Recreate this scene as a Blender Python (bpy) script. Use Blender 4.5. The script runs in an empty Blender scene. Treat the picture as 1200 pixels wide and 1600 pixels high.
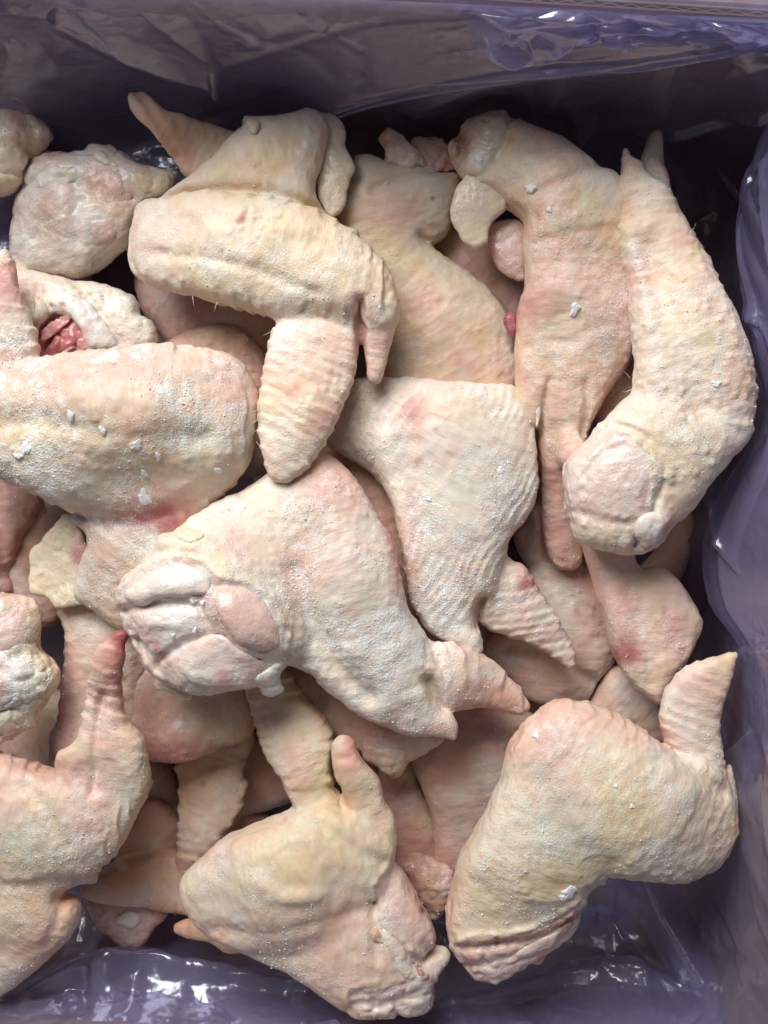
import bpy, math, random
import numpy as np

# ------------------------------------------------------------------ camera, light, exposure
S = 0.00027            # metres per layout unit (about one pixel of the photograph at pile height)
CZ = 1667.0            # camera height over the pile, in layout units
scene = bpy.context.scene
cam_d = bpy.data.cameras.new('camera'); cam = bpy.data.objects.new('camera', cam_d)
scene.collection.objects.link(cam)
cam.location = (0, 0, CZ * S); cam.rotation_euler = (0, 0, 0)
cam_d.sensor_fit = 'VERTICAL'; cam_d.angle = 2 * math.atan(800 / CZ)
cam_d.clip_start = 0.01; cam_d.clip_end = 50
scene.camera = cam
world = bpy.data.worlds.new('World'); scene.world = world; world.use_nodes = True
bg = world.node_tree.nodes['Background']
bg.inputs[0].default_value = (0.74, 0.88, 1.0, 1); bg.inputs[1].default_value = 0.105

def area(name, loc, target, sx, sy, power, col):
    l = bpy.data.lights.new(name, 'AREA'); l.shape = 'RECTANGLE'; l.size = sx; l.size_y = sy
    l.energy = power; l.color = col
    o = bpy.data.objects.new(name, l); scene.collection.objects.link(o)
    o.location = loc
    import mathutils
    o.rotation_euler = (mathutils.Vector(target) - mathutils.Vector(loc)).to_track_quat('-Z', 'Y').to_euler()
    return o
area('window_light', (-0.26, 0.58, 0.60), (0.0, 0.0, 0.0), 0.65, 0.5, 11.6, (0.985, 1.0, 0.98))
vs = scene.view_settings
vs.view_transform = 'Standard'; vs.look = 'None'; vs.exposure = 0.0; vs.gamma = 1.0
vs.use_curve_mapping = False
cy = scene.cycles; cy.max_bounces = 7; cy.diffuse_bounces = 3; cy.glossy_bounces = 3; cy.transmission_bounces = 3; cy.transparent_max_bounces = 10
C = scene.collection

# ------------------------------------------------------------------ numeric helpers
rng = np.random.default_rng(7)
def hash3(i, j, k, seed=0):
    h = (i.astype(np.int64) * 374761393 + j.astype(np.int64) * 668265263 + k.astype(np.int64) * 1274126177 + seed * 974711) & 0xffffffff
    h = ((h ^ (h >> 13)) * 1103515245) & 0xffffffff
    h = ((h ^ (h >> 15)) * 2246822519) & 0xffffffff
    h ^= h >> 16
    return (h & 0xffffff) / float(0xffffff)
def vnoise(p, scale, seed=0):
    """value noise in [-1, 1]; p (n,3), scale = feature size"""
    q = p / scale; i = np.floor(q); f = q - i; f = f * f * f * (f * (f * 6 - 15) + 10); i = i.astype(np.int64)
    r = 0
    for a in (0, 1):
        wa = f[:, 0] if a else 1 - f[:, 0]
        for b in (0, 1):
            wb = f[:, 1] if b else 1 - f[:, 1]
            for c in (0, 1):
                wc = f[:, 2] if c else 1 - f[:, 2]
                r = r + wa * wb * wc * hash3(i[:, 0] + a, i[:, 1] + b, i[:, 2] + c, seed)
    return r * 2 - 1
def fbm(p, scale, oct=3, seed=0):
    r = 0; a = 1; t = 0
    for o in range(oct):
        r = r + a * vnoise(p, scale, seed + o * 17); t += a; a *= .5; scale *= .5
    return r / t
def worley(p, scale, seed=0):
    """distance to the nearest jittered point, 3D, in units of the cell"""
    q = p / scale; i = np.floor(q).astype(np.int64); best = np.full(len(p), 9.0)
    for a in (-1, 0, 1):
        for b in (-1, 0, 1):
            for c in (-1, 0, 1):
                I = i + np.array((a, b, c))
                d = 0
                for ax in range(3):
                    d = d + (I[:, ax] + .15 + .7 * hash3(I[:, 0], I[:, 1], I[:, 2], seed + 31 * ax + 1) - q[:, ax]) ** 2
                best = np.minimum(best, d)
    return np.sqrt(best)
def smooth(a, b, x):
    t = np.clip((x - a) / (b - a), 0, 1); return t * t * (3 - 2 * t)
def spline(poly, n=6, closed=True):
    P = np.array(poly, float); N = len(P); out = []
    for i in range(N if closed else N - 1):
        if closed: p0, p1, p2, p3 = P[i - 1], P[i], P[(i + 1) % N], P[(i + 2) % N]
        else: p0, p1, p2, p3 = P[max(i - 1, 0)], P[i], P[i + 1], P[min(i + 2, N - 1)]
        for t in np.arange(n) / n:
            out.append(.5 * ((2 * p1) + (-p0 + p2) * t + (2 * p0 - 5 * p1 + 4 * p2 - p3) * t * t + (-p0 + 3 * p1 - 3 * p2 + p3) * t ** 3))
    if not closed: out.append(P[-1])
    return np.array(out)
def seg_dist(X, Y, pts, closed=True):
    best = np.full(X.shape, 1e18); inside = np.zeros(X.shape, bool); n = len(pts)
    for i in range(n if closed else n - 1):
        a = pts[i]; b = pts[(i + 1) % n]; dx, dy = b - a; L = dx * dx + dy * dy + 1e-9
        t = np.clip(((X - a[0]) * dx + (Y - a[1]) * dy) / L, 0, 1)
        best = np.minimum(best, (X - a[0] - t * dx) ** 2 + (Y - a[1] - t * dy) ** 2)
        if closed:
            c = ((a[1] > Y) != (b[1] > Y))
            if dy != 0: inside ^= c & (X < a[0] + (Y - a[1]) * dx / dy)
    d = np.sqrt(best)
    return np.where(inside, d, -d) if closed else d
def relax(d, h):
    """Poisson inflation of the region d > 0, scaled so that its highest point is 1 (negative outside)"""
    levels = []; dd = d; st = h
    while True:
        levels.append((dd, st))
        if min(dd.shape) < 24 or st > 20: break
        dd = dd[::2, ::2]; st *= 2
    u = None
    for dd, st in reversed(levels):
        m = dd > 0
        if u is None: u = np.zeros(dd.shape)
        else:
            v = np.zeros(dd.shape); U = np.repeat(np.repeat(u, 2, 0), 2, 1)
            U = np.pad(U, ((0, max(0, dd.shape[0] - U.shape[0])), (0, max(0, dd.shape[1] - U.shape[1]))), mode='edge')
            v = U[:dd.shape[0], :dd.shape[1]] * m; u = v
        for it in range(140 if st > h else 60):
            s = np.zeros_like(u)
            s[1:] += u[:-1]; s[:-1] += u[1:]; s[:, 1:] += u[:, :-1]; s[:, :-1] += u[:, 1:]
            u = np.where(m, (s + st * st) / 4, 0)
    um = u.max() + 1e-9
    m = (d > 1.0 * h) & (d < 4 * h)
    g = np.where(m, u / np.maximum(d, 1e-6), 0); w = m.astype(float)
    for it in range(8):                                   # spread the edge slope
        for arr in (0, 1):
            g = g + np.roll(g, 1, arr) + np.roll(g, -1, arr); w = w + np.roll(w, 1, arr) + np.roll(w, -1, arr)
        sc = w.max() + 1e-12; g = g / sc; w = w / sc
    gm = (u[m] / d[m]).mean() if m.any() else 1
    gb = np.where(w > 1e-7, g / np.maximum(w, 1e-12), gm)
    k = smooth(1.0 * h, 3.5 * h, d)
    return (k * u + (1 - k) * gb * d) / um
def idw(X, Y, ctrl):
    if len(ctrl) == 1: return np.full(X.shape, float(ctrl[0][2]))
    num = 0; den = 0
    for (a, b, z) in ctrl:
        w = 1 / ((X - a) ** 2 + (Y - b) ** 2 + 400.0) ** 1.5
        num = num + w * z; den = den + w
    return num / den
def unproj(poly, z):
    P = np.array(poly, float); k = 1 - np.asarray(z, float) / CZ
    return np.stack([(P[:, 0] - 600) * k, (800 - P[:, 1]) * k], 1)
def surface_nets(F, org, h):
    nx, ny, nz = F.shape; ins = F < 0
    cs = np.zeros((nx - 1, ny - 1, nz - 1), np.int8)
    for a in (0, 1):
        for b in (0, 1):
            for c in (0, 1):
                cs += ins[a:nx - 1 + a, b:ny - 1 + b, c:nz - 1 + c]
    act = (cs > 0) & (cs < 8)
    idx = np.full(act.shape, -1, np.int64); n = int(act.sum()); idx[act] = np.arange(n)
    I, J, K = np.nonzero(act); acc = np.zeros((n, 3)); cnt = np.zeros(n)
    cor = [(a, b, c) for a in (0, 1) for b in (0, 1) for c in (0, 1)]
    for p in cor:
        for ax in range(3):
            if p[ax]: continue
            q = list(p); q[ax] = 1
            f0 = F[I + p[0], J + p[1], K + p[2]]; f1 = F[I + q[0], J + q[1], K + q[2]]
            m = (f0 < 0) != (f1 < 0); t = np.where(m, f0 / np.where(m, f0 - f1, 1), 0)
            pos = np.array(p, float)[None] + np.zeros((n, 3)); pos[:, ax] += t
            acc += pos * m[:, None]; cnt += m
    V = (acc / np.maximum(cnt, 1)[:, None] + np.stack([I, J, K], 1)) * h + org
    quads = []
    for ax in range(3):
        A = [slice(None)] * 3; B = [slice(None)] * 3; A[ax] = slice(0, -1); B[ax] = slice(1, None)
        s0 = ins[tuple(A)]; s1 = ins[tuple(B)]; ch = s0 != s1
        o1, o2 = [(1, 2), (2, 0), (0, 1)][ax]
        ii = np.stack(np.nonzero(ch), 1); fl = s0[ch]
        ok = (ii[:, o1] > 0) & (ii[:, o2] > 0)
        for k in (o1, o2): ok &= ii[:, k] < act.shape[k]
        ii = ii[ok]; fl = fl[ok]
        def at(d1, d2):
            q = ii.copy(); q[:, o1] -= d1; q[:, o2] -= d2; return idx[q[:, 0], q[:, 1], q[:, 2]]
        q = np.stack([at(1, 1), at(0, 1), at(0, 0), at(1, 0)], 1)
        q[~fl] = q[~fl][:, ::-1]; quads.append(q)
    Q = np.concatenate(quads); Q = Q[(Q >= 0).all(1)]
    return V, Q
def lap(V, Q, it=1, lam=.5):
    E = np.concatenate([Q[:, [0, 1]], Q[:, [1, 2]], Q[:, [2, 3]], Q[:, [3, 0]]]); E = np.concatenate([E, E[:, ::-1]])
    n = len(V); deg = np.maximum(np.bincount(E[:, 0], minlength=n), 1)
    for _ in range(it):
        M = np.stack([np.bincount(E[:, 0], V[E[:, 1], k], minlength=n) for k in range(3)], 1) / deg[:, None]
        V = V + lam * (M - V)
    return V
def normals(V, Q):
    fn = np.cross(V[Q[:, 2]] - V[Q[:, 0]], V[Q[:, 3]] - V[Q[:, 1]]); n = len(V)
    N = np.stack([sum(np.bincount(Q[:, c], fn[:, k], minlength=n) for c in range(4)) for k in range(3)], 1)
    return N / (np.linalg.norm(N, axis=1)[:, None] + 1e-12)
def raw_mesh(name, V, Q, N=None, attrs=None, smooth_shade=True):
    """V in metres; Q (n,3) or (n,4)"""
    me = bpy.data.meshes.new(name); k = Q.shape[1]
    me.vertices.add(len(V)); me.vertices.foreach_set('co', V.astype(np.float32).ravel())
    me.loops.add(len(Q) * k); me.loops.foreach_set('vertex_index', Q.astype(np.int32).ravel())
    me.polygons.add(len(Q)); me.polygons.foreach_set('loop_start', np.arange(len(Q), dtype=np.int32) * k)
    me.polygons.foreach_set('loop_total', np.full(len(Q), k, np.int32))
    me.polygons.foreach_set('use_smooth', np.full(len(Q), smooth_shade))
    me.update(calc_edges=True); me.validate()
    for an, (ty, dat) in (attrs or {}).items():
        a = me.attributes.new(an, ty, 'POINT')
        a.data.foreach_set('color' if ty == 'FLOAT_COLOR' else 'vector' if ty == 'FLOAT_VECTOR' else 'value', dat.astype(np.float32).ravel())
    if N is not None: me.normals_split_custom_set_from_vertices(N.astype(np.float32).tolist())
    return me
def link(name, me, mat=None, parent=None):
    o = bpy.data.objects.new(name, me); C.objects.link(o)
    if mat is not None: me.materials.append(mat)
    if parent is not None: o.parent = parent
    return o
def tag(o, label=None, cat=None, group=None, kind=None):
    for k, v in (('label', label), ('category', cat), ('group', group), ('kind', kind)):
        if v: o[k] = v
    return o

# ------------------------------------------------------------------ materials
def new_mat(name):
    m = bpy.data.materials.new(name); m.use_nodes = True; nt = m.node_tree
    return m, nt, nt.nodes['Principled BSDF'], nt.nodes['Material Output']
def nd(nt, t, **kw):
    n = nt.nodes.new(t)
    for k, v in kw.items():
        if k.startswith('i_'):
            key = k[2:]; key = int(key) if key.isdigit() else key.replace('_', ' ')
            n.inputs[key].default_value = v
        else: setattr(n, k, v)
    return n
def noise_n(nt, vec, scale, detail=3, rough=.55):
    n = nd(nt, 'ShaderNodeTexNoise', i_Scale=scale, i_Detail=detail, i_Roughness=rough); nt.links.new(vec, n.inputs['Vector']); return n.outputs['Fac']
def ramp_n(nt, fac, a, b, c0=0., c1=1.):
    n = nd(nt, 'ShaderNodeMapRange', interpolation_type='SMOOTHSTEP'); n.inputs[1].default_value = a; n.inputs[2].default_value = b
    n.inputs[3].default_value = c0; n.inputs[4].default_value = c1; nt.links.new(fac, n.inputs[0]); return n.outputs[0]
def math_n(nt, op, a, b=None):
    n = nd(nt, 'ShaderNodeMath', operation=op)
    for k, v in ((0, a), (1, b)):
        if v is None: continue
        if isinstance(v, (int, float)): n.inputs[k].default_value = v
        else: nt.links.new(v, n.inputs[k])
    return n.outputs[0]
def mix_n(nt, fac, a, b, blend='MIX'):
    n = nd(nt, 'ShaderNodeMix', data_type='RGBA', blend_type=blend)
    for k, v in ((0, fac), (6, a), (7, b)):
        if isinstance(v, (int, float)): n.inputs[k].default_value = v
        elif isinstance(v, tuple): n.inputs[k].default_value = (*v, 1)
        else: nt.links.new(v, n.inputs[k])
    return n.outputs[2]

def flesh_material(name, kind):
    """kind: skin (follicles, wrinkles, frost), meat, fat"""
    m, nt, b, out = new_mat(name); L = nt.links
    obj = nd(nt, 'ShaderNodeTexCoord').outputs['Object']
    flow = nd(nt, 'ShaderNodeAttribute', attribute_name='flow').outputs['Vector']
    col = nd(nt, 'ShaderNodeAttribute', attribute_name='col').outputs['Color']
    frost_lit = nd(nt, 'ShaderNodeAttribute', attribute_name='frost').outputs['Fac']
    mott = noise_n(nt, obj, 170, 3); mott2 = noise_n(nt, obj, 620, 2)
    c = mix_n(nt, ramp_n(nt, mott, .35, .7, 0, .35), col, mix_n(nt, 1.0, col, (1.04, .82, .74), 'MULTIPLY'))
    c = mix_n(nt, ramp_n(nt, mott2, .45, .75, 0, .30), c, mix_n(nt, 1.0, col, (1.10, 1.08, 1.05), 'MULTIPLY'))
    # granular ice film over the skin, also painting the tops pale as if lit
    g1 = noise_n(nt, obj, 1250, 2); g2 = noise_n(nt, obj, 230, 3, .65)
    fm = math_n(nt, 'MULTIPLY', ramp_n(nt, math_n(nt, 'ADD', math_n(nt, 'MULTIPLY', g1, .55), math_n(nt, 'MULTIPLY', g2, .6)), .50, .74), frost_lit)
    c = mix_n(nt, fm, c, (.90, .915, .915))
    L.new(c, b.inputs['Base Color'])
    b.inputs['Roughness'].default_value = {'skin': .46, 'meat': .33, 'fat': .38}[kind]
    L.new(ramp_n(nt, mott2, .3, .7, *{'skin': (.40, .62), 'meat': (.16, .42), 'fat': (.2, .45)}[kind]), b.inputs['Roughness'])
    b.inputs['Subsurface Weight'].default_value = {'skin': .5, 'meat': .5, 'fat': .5}[kind]
    b.inputs['Subsurface Radius'].default_value = (1, .42, .25); b.inputs['Subsurface Scale'].default_value = .0018
    b.inputs['Specular IOR Level'].default_value = .45; b.inputs['Coat Weight'].default_value = {'skin': .0, 'meat': .3, 'fat': .15}[kind]; b.inputs['Coat Roughness'].default_value = .22
    # relief
    mp = nd(nt, 'ShaderNodeMapping'); mp.inputs['Scale'].default_value = (1, .22, 1); L.new(flow, mp.inputs['Vector'])
    wr = noise_n(nt, mp.outputs[0], 480, 2, .6)
    mp2 = nd(nt, 'ShaderNodeMapping'); mp2.inputs['Scale'].default_value = (1, .45, 1); L.new(flow, mp2.inputs['Vector'])
    wr2 = noise_n(nt, mp2.outputs[0], 190, 1, .5)
    gr = ramp_n(nt, g1, .4, .75)
    if kind == 'skin':
        hgt = math_n(nt, 'ADD', math_n(nt, 'MULTIPLY', wr, .5), math_n(nt, 'MULTIPLY', wr2, 1.3))
        hgt = math_n(nt, 'ADD', hgt, math_n(nt, 'MULTIPLY', gr, math_n(nt, 'ADD', math_n(nt, 'MULTIPLY', frost_lit, .4), .02)))
    else:
        mp.inputs['Scale'].default_value = (.35, 1, 1)
        hgt = math_n(nt, 'ADD', math_n(nt, 'MULTIPLY', wr, .5), math_n(nt, 'ADD', math_n(nt, 'MULTIPLY', noise_n(nt, obj, 260, 4), 1.0), math_n(nt, 'MULTIPLY', gr, math_n(nt, 'MULTIPLY', frost_lit, .7))))
    bp = nd(nt, 'ShaderNodeBump', i_Strength=.75, i_Distance=.0009); L.new(hgt, bp.inputs['Height']); L.new(bp.outputs[0], b.inputs['Normal'])
    return m
SKIN = flesh_material('chicken_skin', 'skin'); MEAT = flesh_material('raw_meat', 'meat'); FAT = flesh_material('fat_and_cartilage', 'fat')
MATS = {'skin': SKIN, 'meat': MEAT, 'fat': FAT}
def ice_material():
    m, nt, b, out = new_mat('ice_frost')
    b.inputs['Base Color'].default_value = (.95, .96, .97, 1); b.inputs['Roughness'].default_value = .4; b.inputs['Alpha'].default_value = .8
    
    return m
ICE = ice_material()
def plain(name, col, rough, spec=.5):
    m, nt, b, out = new_mat(name); b.inputs['Base Color'].default_value = (*col, 1); b.inputs['Roughness'].default_value = rough
    b.inputs['Specular IOR Level'].default_value = spec; return m
HAIR = plain('feather_filament', (.62, .55, .42), .5)

# ------------------------------------------------------------------ wing builder
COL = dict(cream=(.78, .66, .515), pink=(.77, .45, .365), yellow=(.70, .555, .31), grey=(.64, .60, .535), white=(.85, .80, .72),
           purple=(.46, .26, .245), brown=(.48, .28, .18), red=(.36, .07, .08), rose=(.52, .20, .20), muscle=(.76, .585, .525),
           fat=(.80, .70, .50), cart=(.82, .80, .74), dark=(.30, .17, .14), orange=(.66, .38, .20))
def C3(c): return np.array(COL[c] if isinstance(c, str) else c, float)

class Wing: pass
def part_field(pt, X, Y, h, zdef):
    ctrl = pt.get('z', zdef)
    if np.isscalar(ctrl): ctrl = [(600, 800, ctrl)]
    wc = [(*(unproj([(a, b)], z)[0]), z) for a, b, z in ctrl]
    return wc
def build_field(parts, zdef, h, k, hm=None):
    polys = []; ctrls = []
    for pt in parts:
        wc = part_field(pt, None, None, h, zdef); ctrls.append(wc)
        raw = spline(pt['poly'], 5)
        if hm is not None or 'p' in pt:
            q3 = np.concatenate([raw, np.zeros((len(raw), 1))], 1); raw = raw + 3.2 * np.stack([fbm(q3, 22, 2, 301), fbm(q3, 22, 2, 302)], 1)
        if hm is not None:
            zz = np.full(len(raw), hm['mean'])
            for _ in range(3): q = unproj(raw, zz); zz = hm['f'](q[:, 0], q[:, 1]) + pt.get('dz', 0)
        else:
            zz = np.full(len(raw), wc[0][2])
            for _ in range(3): q = unproj(raw, zz); zz = idw(q[:, 0], q[:, 1], wc)
        polys.append(unproj(raw, zz))
    allp = np.concatenate(polys); Tm = max(p['T'] for p in parts)
    lo = np.floor((allp.min(0) - 4 * h) / h) * h; hi = allp.max(0) + 5 * h
    xs = np.arange(lo[0], hi[0], h); ys = np.arange(lo[1], hi[1], h); X, Y = np.meshgrid(xs, ys, indexing='ij')
    Qs = []; Zs = []
    for pt, po, wc in zip(parts, polys, ctrls):
        d = seg_dist(X, Y, po); u = relax(d, h); p = pt.get('p', .72)
        Qs.append(np.where(u > 0, 1 - np.clip(u, 0, 1) ** p, 1 - 1.6 * u)); 
        Zs.append(hm['f'](X, Y) + pt.get('dz', 0) if hm is not None else idw(X, Y, wc))
    zlo = min(z[q < 1.02].min() if (q < 1.02).any() else z.min() for z, q in zip(Zs, Qs)) - Tm * 1.15 - 4 * h
    zhi = max(z[q < 1.02].max() if (q < 1.02).any() else z.max() for z, q in zip(Zs, Qs)) + Tm * 1.15 + 5 * h
    zs = np.arange(zlo, zhi, h); ZZ = zs[None, None, :]
    F = None; fields = []
    for pt, Q, z in zip(parts, Qs, Zs):
        T = pt['T']
        f = (T * (np.sqrt(((ZZ - z[..., None]) / T) ** 2 + Q[..., None]) - 1)).astype(np.float32)
        fields.append(f)
        if F is None: F = f
        else:
            kk = pt.get('k', k); hh = np.clip(.5 + .5 * (F - f) / kk, 0, 1); F = F * (1 - hh) + f * hh - kk * hh * (1 - hh)
    lab = np.argmin(np.stack(fields), 0) if len(fields) > 1 else np.zeros(F.shape, int)
    zmean = sum(np.exp(-4 * np.clip(q, 0, 4)) * z for q, z in zip(Qs, Zs)) / sum(np.exp(-4 * np.clip(q, 0, 4)) for q in Qs)
    return F, lab, (X, Y, ZZ), np.array([xs[0], ys[0], zs[0]]), Qs, zmean, polys
def heightmap(V, h=7.0):
    lo = V[:, :2].min(0) - 60; n = np.ceil((V[:, :2].max(0) + 60 - lo) / h).astype(int) + 2
    H = np.full(n, -1e9); ij = ((V[:, :2] - lo) / h).astype(int); np.maximum.at(H, (ij[:, 0], ij[:, 1]), V[:, 2])
    m = H > -1e8; A = np.where(m, H, V[:, 2].mean()); W = m.astype(float)
    num = np.where(m, H, 0)
    for _ in range(30):
        num2 = num.copy(); W2 = W.copy()
        for ax in (0, 1):
            num2 = num2 + np.roll(num, 1, ax) + np.roll(num, -1, ax); W2 = W2 + np.roll(W, 1, ax) + np.roll(W, -1, ax)
        new = (~m) & (W2 > 0); num = np.where(new, num2 / np.maximum(W2, 1e-9), num); W = np.where(new, 1., W); m = m | new
    A = np.where(m, num, V[:, 2].mean())
    for _ in range(2):
        for ax in (0, 1): A = (A + np.roll(A, 1, ax) + np.roll(A, -1, ax)) / 3
    def f(x, y):
        q = np.clip((np.asarray(x) - lo[0]) / h, 0, n[0] - 1.01); r = np.clip((np.asarray(y) - lo[1]) / h, 0, n[1] - 1.01)
        i = q.astype(int); j = r.astype(int); a = q - i; b = r - j
        return A[i, j] * (1 - a) * (1 - b) + A[i + 1, j] * a * (1 - b) + A[i, j + 1] * (1 - a) * b + A[i + 1, j + 1] * a * b
    return dict(f=f, mean=float(V[:, 2].mean()))
def colourise(V, base, seed, paint, N):
    """own colour of the surface: a mottle of the base tints plus stains; V in layout units"""
    cols = [(C3(c), w) for c, w in base.items()]
    tot = 0; acc = 0
    for k, (c, w) in enumerate(cols):
        n = np.exp(3.8 * fbm(V, 85, 4, seed + 40 * k)) * w; acc = acc + n[:, None] * c; tot = tot + n
    col = acc / tot[:, None]
    col *= (1 + .07 * fbm(V, 25, 3, seed + 5))[:, None]
    px = 600 + V[:, 0] / (1 - V[:, 2] / CZ); py = 800 - V[:, 1] / (1 - V[:, 2] / CZ)
    wob = fbm(V, 22, 3, seed + 9); col_stain = np.zeros(len(V))
    for pnt in paint:
        x, y, rx, ry, c, a = pnt[:6]; ang = math.radians(pnt[6]) if len(pnt) > 6 else 0
        dx = px - x; dy = py - y
        u = dx * math.cos(ang) + dy * math.sin(ang); v = -dx * math.sin(ang) + dy * math.cos(ang)
        d = np.sqrt((u / rx) ** 2 + (v / ry) ** 2) + .45 * wob
        m = min(1, a * 1.05) * smooth(1.45, .15, d)
        if isinstance(c, str) and c in ('red', 'rose'): col_stain = np.maximum(col_stain, m)
        col = col * (1 - m[:, None]) + C3(c) * m[:, None]
    colourise.stain = col_stain
    return np.clip(col, 0.01, .9), px, py
def finish(V, col, fr_lit, flow):
    return dict(col=('FLOAT_COLOR', np.concatenate([col, np.ones((len(V), 1))], 1)), frost=('FLOAT', fr_lit), flow=('FLOAT_VECTOR', flow))
def axis_flow(V, po, ang=None):
    c = po.mean(0)
    if ang is None:
        w, v = np.linalg.eigh(np.cov((po - c).T)); ax = v[:, 1]
    else: ax = np.array((math.cos(math.radians(ang)), math.sin(math.radians(ang))))
    return np.stack([(V[:, 0] * ax[0] + V[:, 1] * ax[1]), (-V[:, 0] * ax[1] + V[:, 1] * ax[0]), V[:, 2]], 1) * S

STATS = []
def make_wing(label, parts, z=0, base=None, paint=(), strokes=(), extras=(), h=3.2, k=14., frost=.5, fol=1.0, lump=1.0, seed=1, grains=250,
              flakes=(), hairs=(), name='chicken_wing', cat='chicken wing', group='frozen chicken wings piled in the box', mat='skin', cuts=(), rag=0.):
    base = base or dict(cream=1., pink=.5, yellow=.3, grey=.4)
    F, lab, (X, Y, ZZ), org, Qs, zmean, polys = build_field(parts, z, h, k)
    up = 1 / (1 + np.exp(-np.clip((ZZ - zmean[..., None]) / 6., -30, 30)))
    for st in strokes:                                      # grooves (amp > 0) and ridges (amp < 0) along a line
        zz = np.full(len(st[0]), float(np.mean(zmean))) if len(st) < 4 else np.full(len(st[0]), float(st[3]))
        pl = unproj(spline(st[0], 6, False), np.full((len(st[0]) - 1) * 6 + 1, zz[0]))
        d = seg_dist(X, Y, pl, False)
        F = F + (st[2] * np.exp(-(d / st[1]) ** 2))[..., None] * up
    V, Q = surface_nets(F, org, h); V = lap(V, Q, 2, .5); N = normals(V, Q)
    ij = np.clip(np.round((V - org) / h).astype(int), 0, np.array(F.shape) - 1)
    vl = lab[ij[:, 0], ij[:, 1], ij[:, 2]]
    # relief of the skin
    disp = lump * (3.2 * fbm(V, 55, 2, seed) + 1.5 * fbm(V, 17, 2, seed + 3))
    if fol:
        wv = worley(V, 15.5, seed); fm = smooth(-.25, .35, fbm(V, 90, 2, seed + 21))
        disp += fol * (1.8 * smooth(.5, .08, wv) - .4) * (.25 + .75 * fm)
    flow = np.zeros_like(V); col = np.zeros_like(V)
    for i, (pt, po) in enumerate(zip(parts, polys)):
        m = vl == i
        if not m.any(): continue
        rd = pt.get('ridge')
        if rd:
            ang, lam, amp = rd[:3]; edge = rd[3] if len(rd) > 3 else 0
            a = math.radians(ang); t = V[:, 0] * math.cos(a) + V[:, 1] * math.sin(a)
            ph = t / lam + 1.1 * fbm(V, 80, 2, seed + 77); s_ = ph - np.floor(ph)
            wv = (s_ ** 1.4 * smooth(1.0, .80, s_) * 1.9 - .55) * np.clip(.75 + 1.2 * fbm(V, 38, 2, seed + 78), 0, 1.5)
            q2 = Qs[i][ij[:, 0], ij[:, 1]]
            msk = smooth(edge, edge + .35, q2) if edge else 1.0
            disp = np.where(m, disp + amp * wv * msk, disp)
    if cuts or rag:
        p0 = 600 + V[:, 0] / (1 - V[:, 2] / CZ); p1 = 800 - V[:, 1] / (1 - V[:, 2] / CZ)
        rg = np.clip(1 - np.abs(fbm(V, 44, 3, seed + 230)) * 5, 0, 1); rough = 3.0 * fbm(V, 30, 2, seed + 231) + 2.0 * fbm(V, 12, 2, seed + 232) - 4.2 * rg ** 2
        disp = disp + rag * rough
        for ct in cuts:
            d_ = seg_dist(p0, p1, spline(ct['poly'], 5)); m = smooth(0, 6, d_) * (N[:, 2] > -.1)
            disp = disp + m * rough * ct.get('rag', .8) + (N[:, 2] > -.1) * np.exp(-((d_ + 4) / 5) ** 2) * (2.2 + 4 * fbm(V, 14, 2, seed + 233))
    V = V + N * disp[:, None]; N = normals(V, Q)
    r0 = np.random.default_rng(seed + 900); top_ = np.nonzero(N[:, 2] > .1)[0]; spots_ = []
    for _ in range(11):                                     # uneven fat, chill and bruising under the skin
        v_ = V[r0.choice(top_)]; ra = 14 + 46 * r0.random() ** 1.5
        spots_.append((600 + v_[0] / (1 - v_[2] / CZ), 800 - v_[1] / (1 - v_[2] / CZ), ra, ra * (.35 + .5 * r0.random()), ['pink', 'yellow', 'white', (.68, .40, .33), 'pink', 'grey', (.70, .47, .30)][r0.integers(7)], .28 + .3 * r0.random(), 180 * r0.random()))
    for _ in range(3):
        v_ = V[r0.choice(top_)]; spots_.append((600 + v_[0] / (1 - v_[2] / CZ), 800 - v_[1] / (1 - v_[2] / CZ), 5 + 9 * r0.random(), 3 + 3 * r0.random(), (.50, .16, .15), .3 + .25 * r0.random(), 180 * r0.random()))
    paint = list(spots_) + list(paint)
    col, px, py = colourise(V, base, seed, paint, N); stain = colourise.stain
    for i, pt in enumerate(parts):
        if 'tint' in pt:
            m = vl == i; c, a = pt['tint']; col[m] = col[m] * (1 - a) + C3(c) * a
    for i, pt in enumerate(parts):                          # tips and thumbs are rosier than the rest of the skin
        if pt['n'] in ('wing_tip', 'thumb') and not pt.get('plain'):
            k_ = np.where(vl == i, .42 * smooth(-.35, .5, fbm(V, 45, 3, seed + 140)), 0)[:, None]; k_ = lap(np.repeat(k_, 3, 1), Q, 8, .8)
            col = col * (1 - k_) + np.array((.72, .37, .29)) * k_
    ncut = len(parts); pnames = [(p['n'], p.get('mat', mat), polys[i], p.get('flow')) for i, p in enumerate(parts)]
    for e, ct in enumerate(cuts):                           # faces where the knife went through: their own mesh, no skin
        raw = spline(ct['poly'], 5); jit = 3.5 * fbm(V, 16, 2, seed + 200)
        d_ = seg_dist(px, py, raw) + jit
        m = (d_ > 0) & (N[:, 2] > .05)
        c2, _, _ = colourise(V, ct.get('base', dict(muscle=1., white=.4, pink=.4)), seed + 500 + e, ct.get('paint', ()), N)
        k_ = (smooth(-3, 3, d_) * (N[:, 2] > -.1))[:, None]; col = col * (1 - k_) + c2 * k_
        vl = np.where(m, ncut + e, vl); pnames.append((ct['n'], ct.get('mat', 'meat'), unproj(raw, 0), None))
    fr_lit = np.clip((.12 + frost * .85) * (.55 + 1.1 * fbm(V, 60, 3, seed + 60)), 0, 1) * smooth(.1, .85, N[:, 2]) * np.where(vl >= ncut, .45, 1.) * (1 - .75 * stain)  # frost, plus lit-looking paleness painted onto the upward-facing skin
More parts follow.
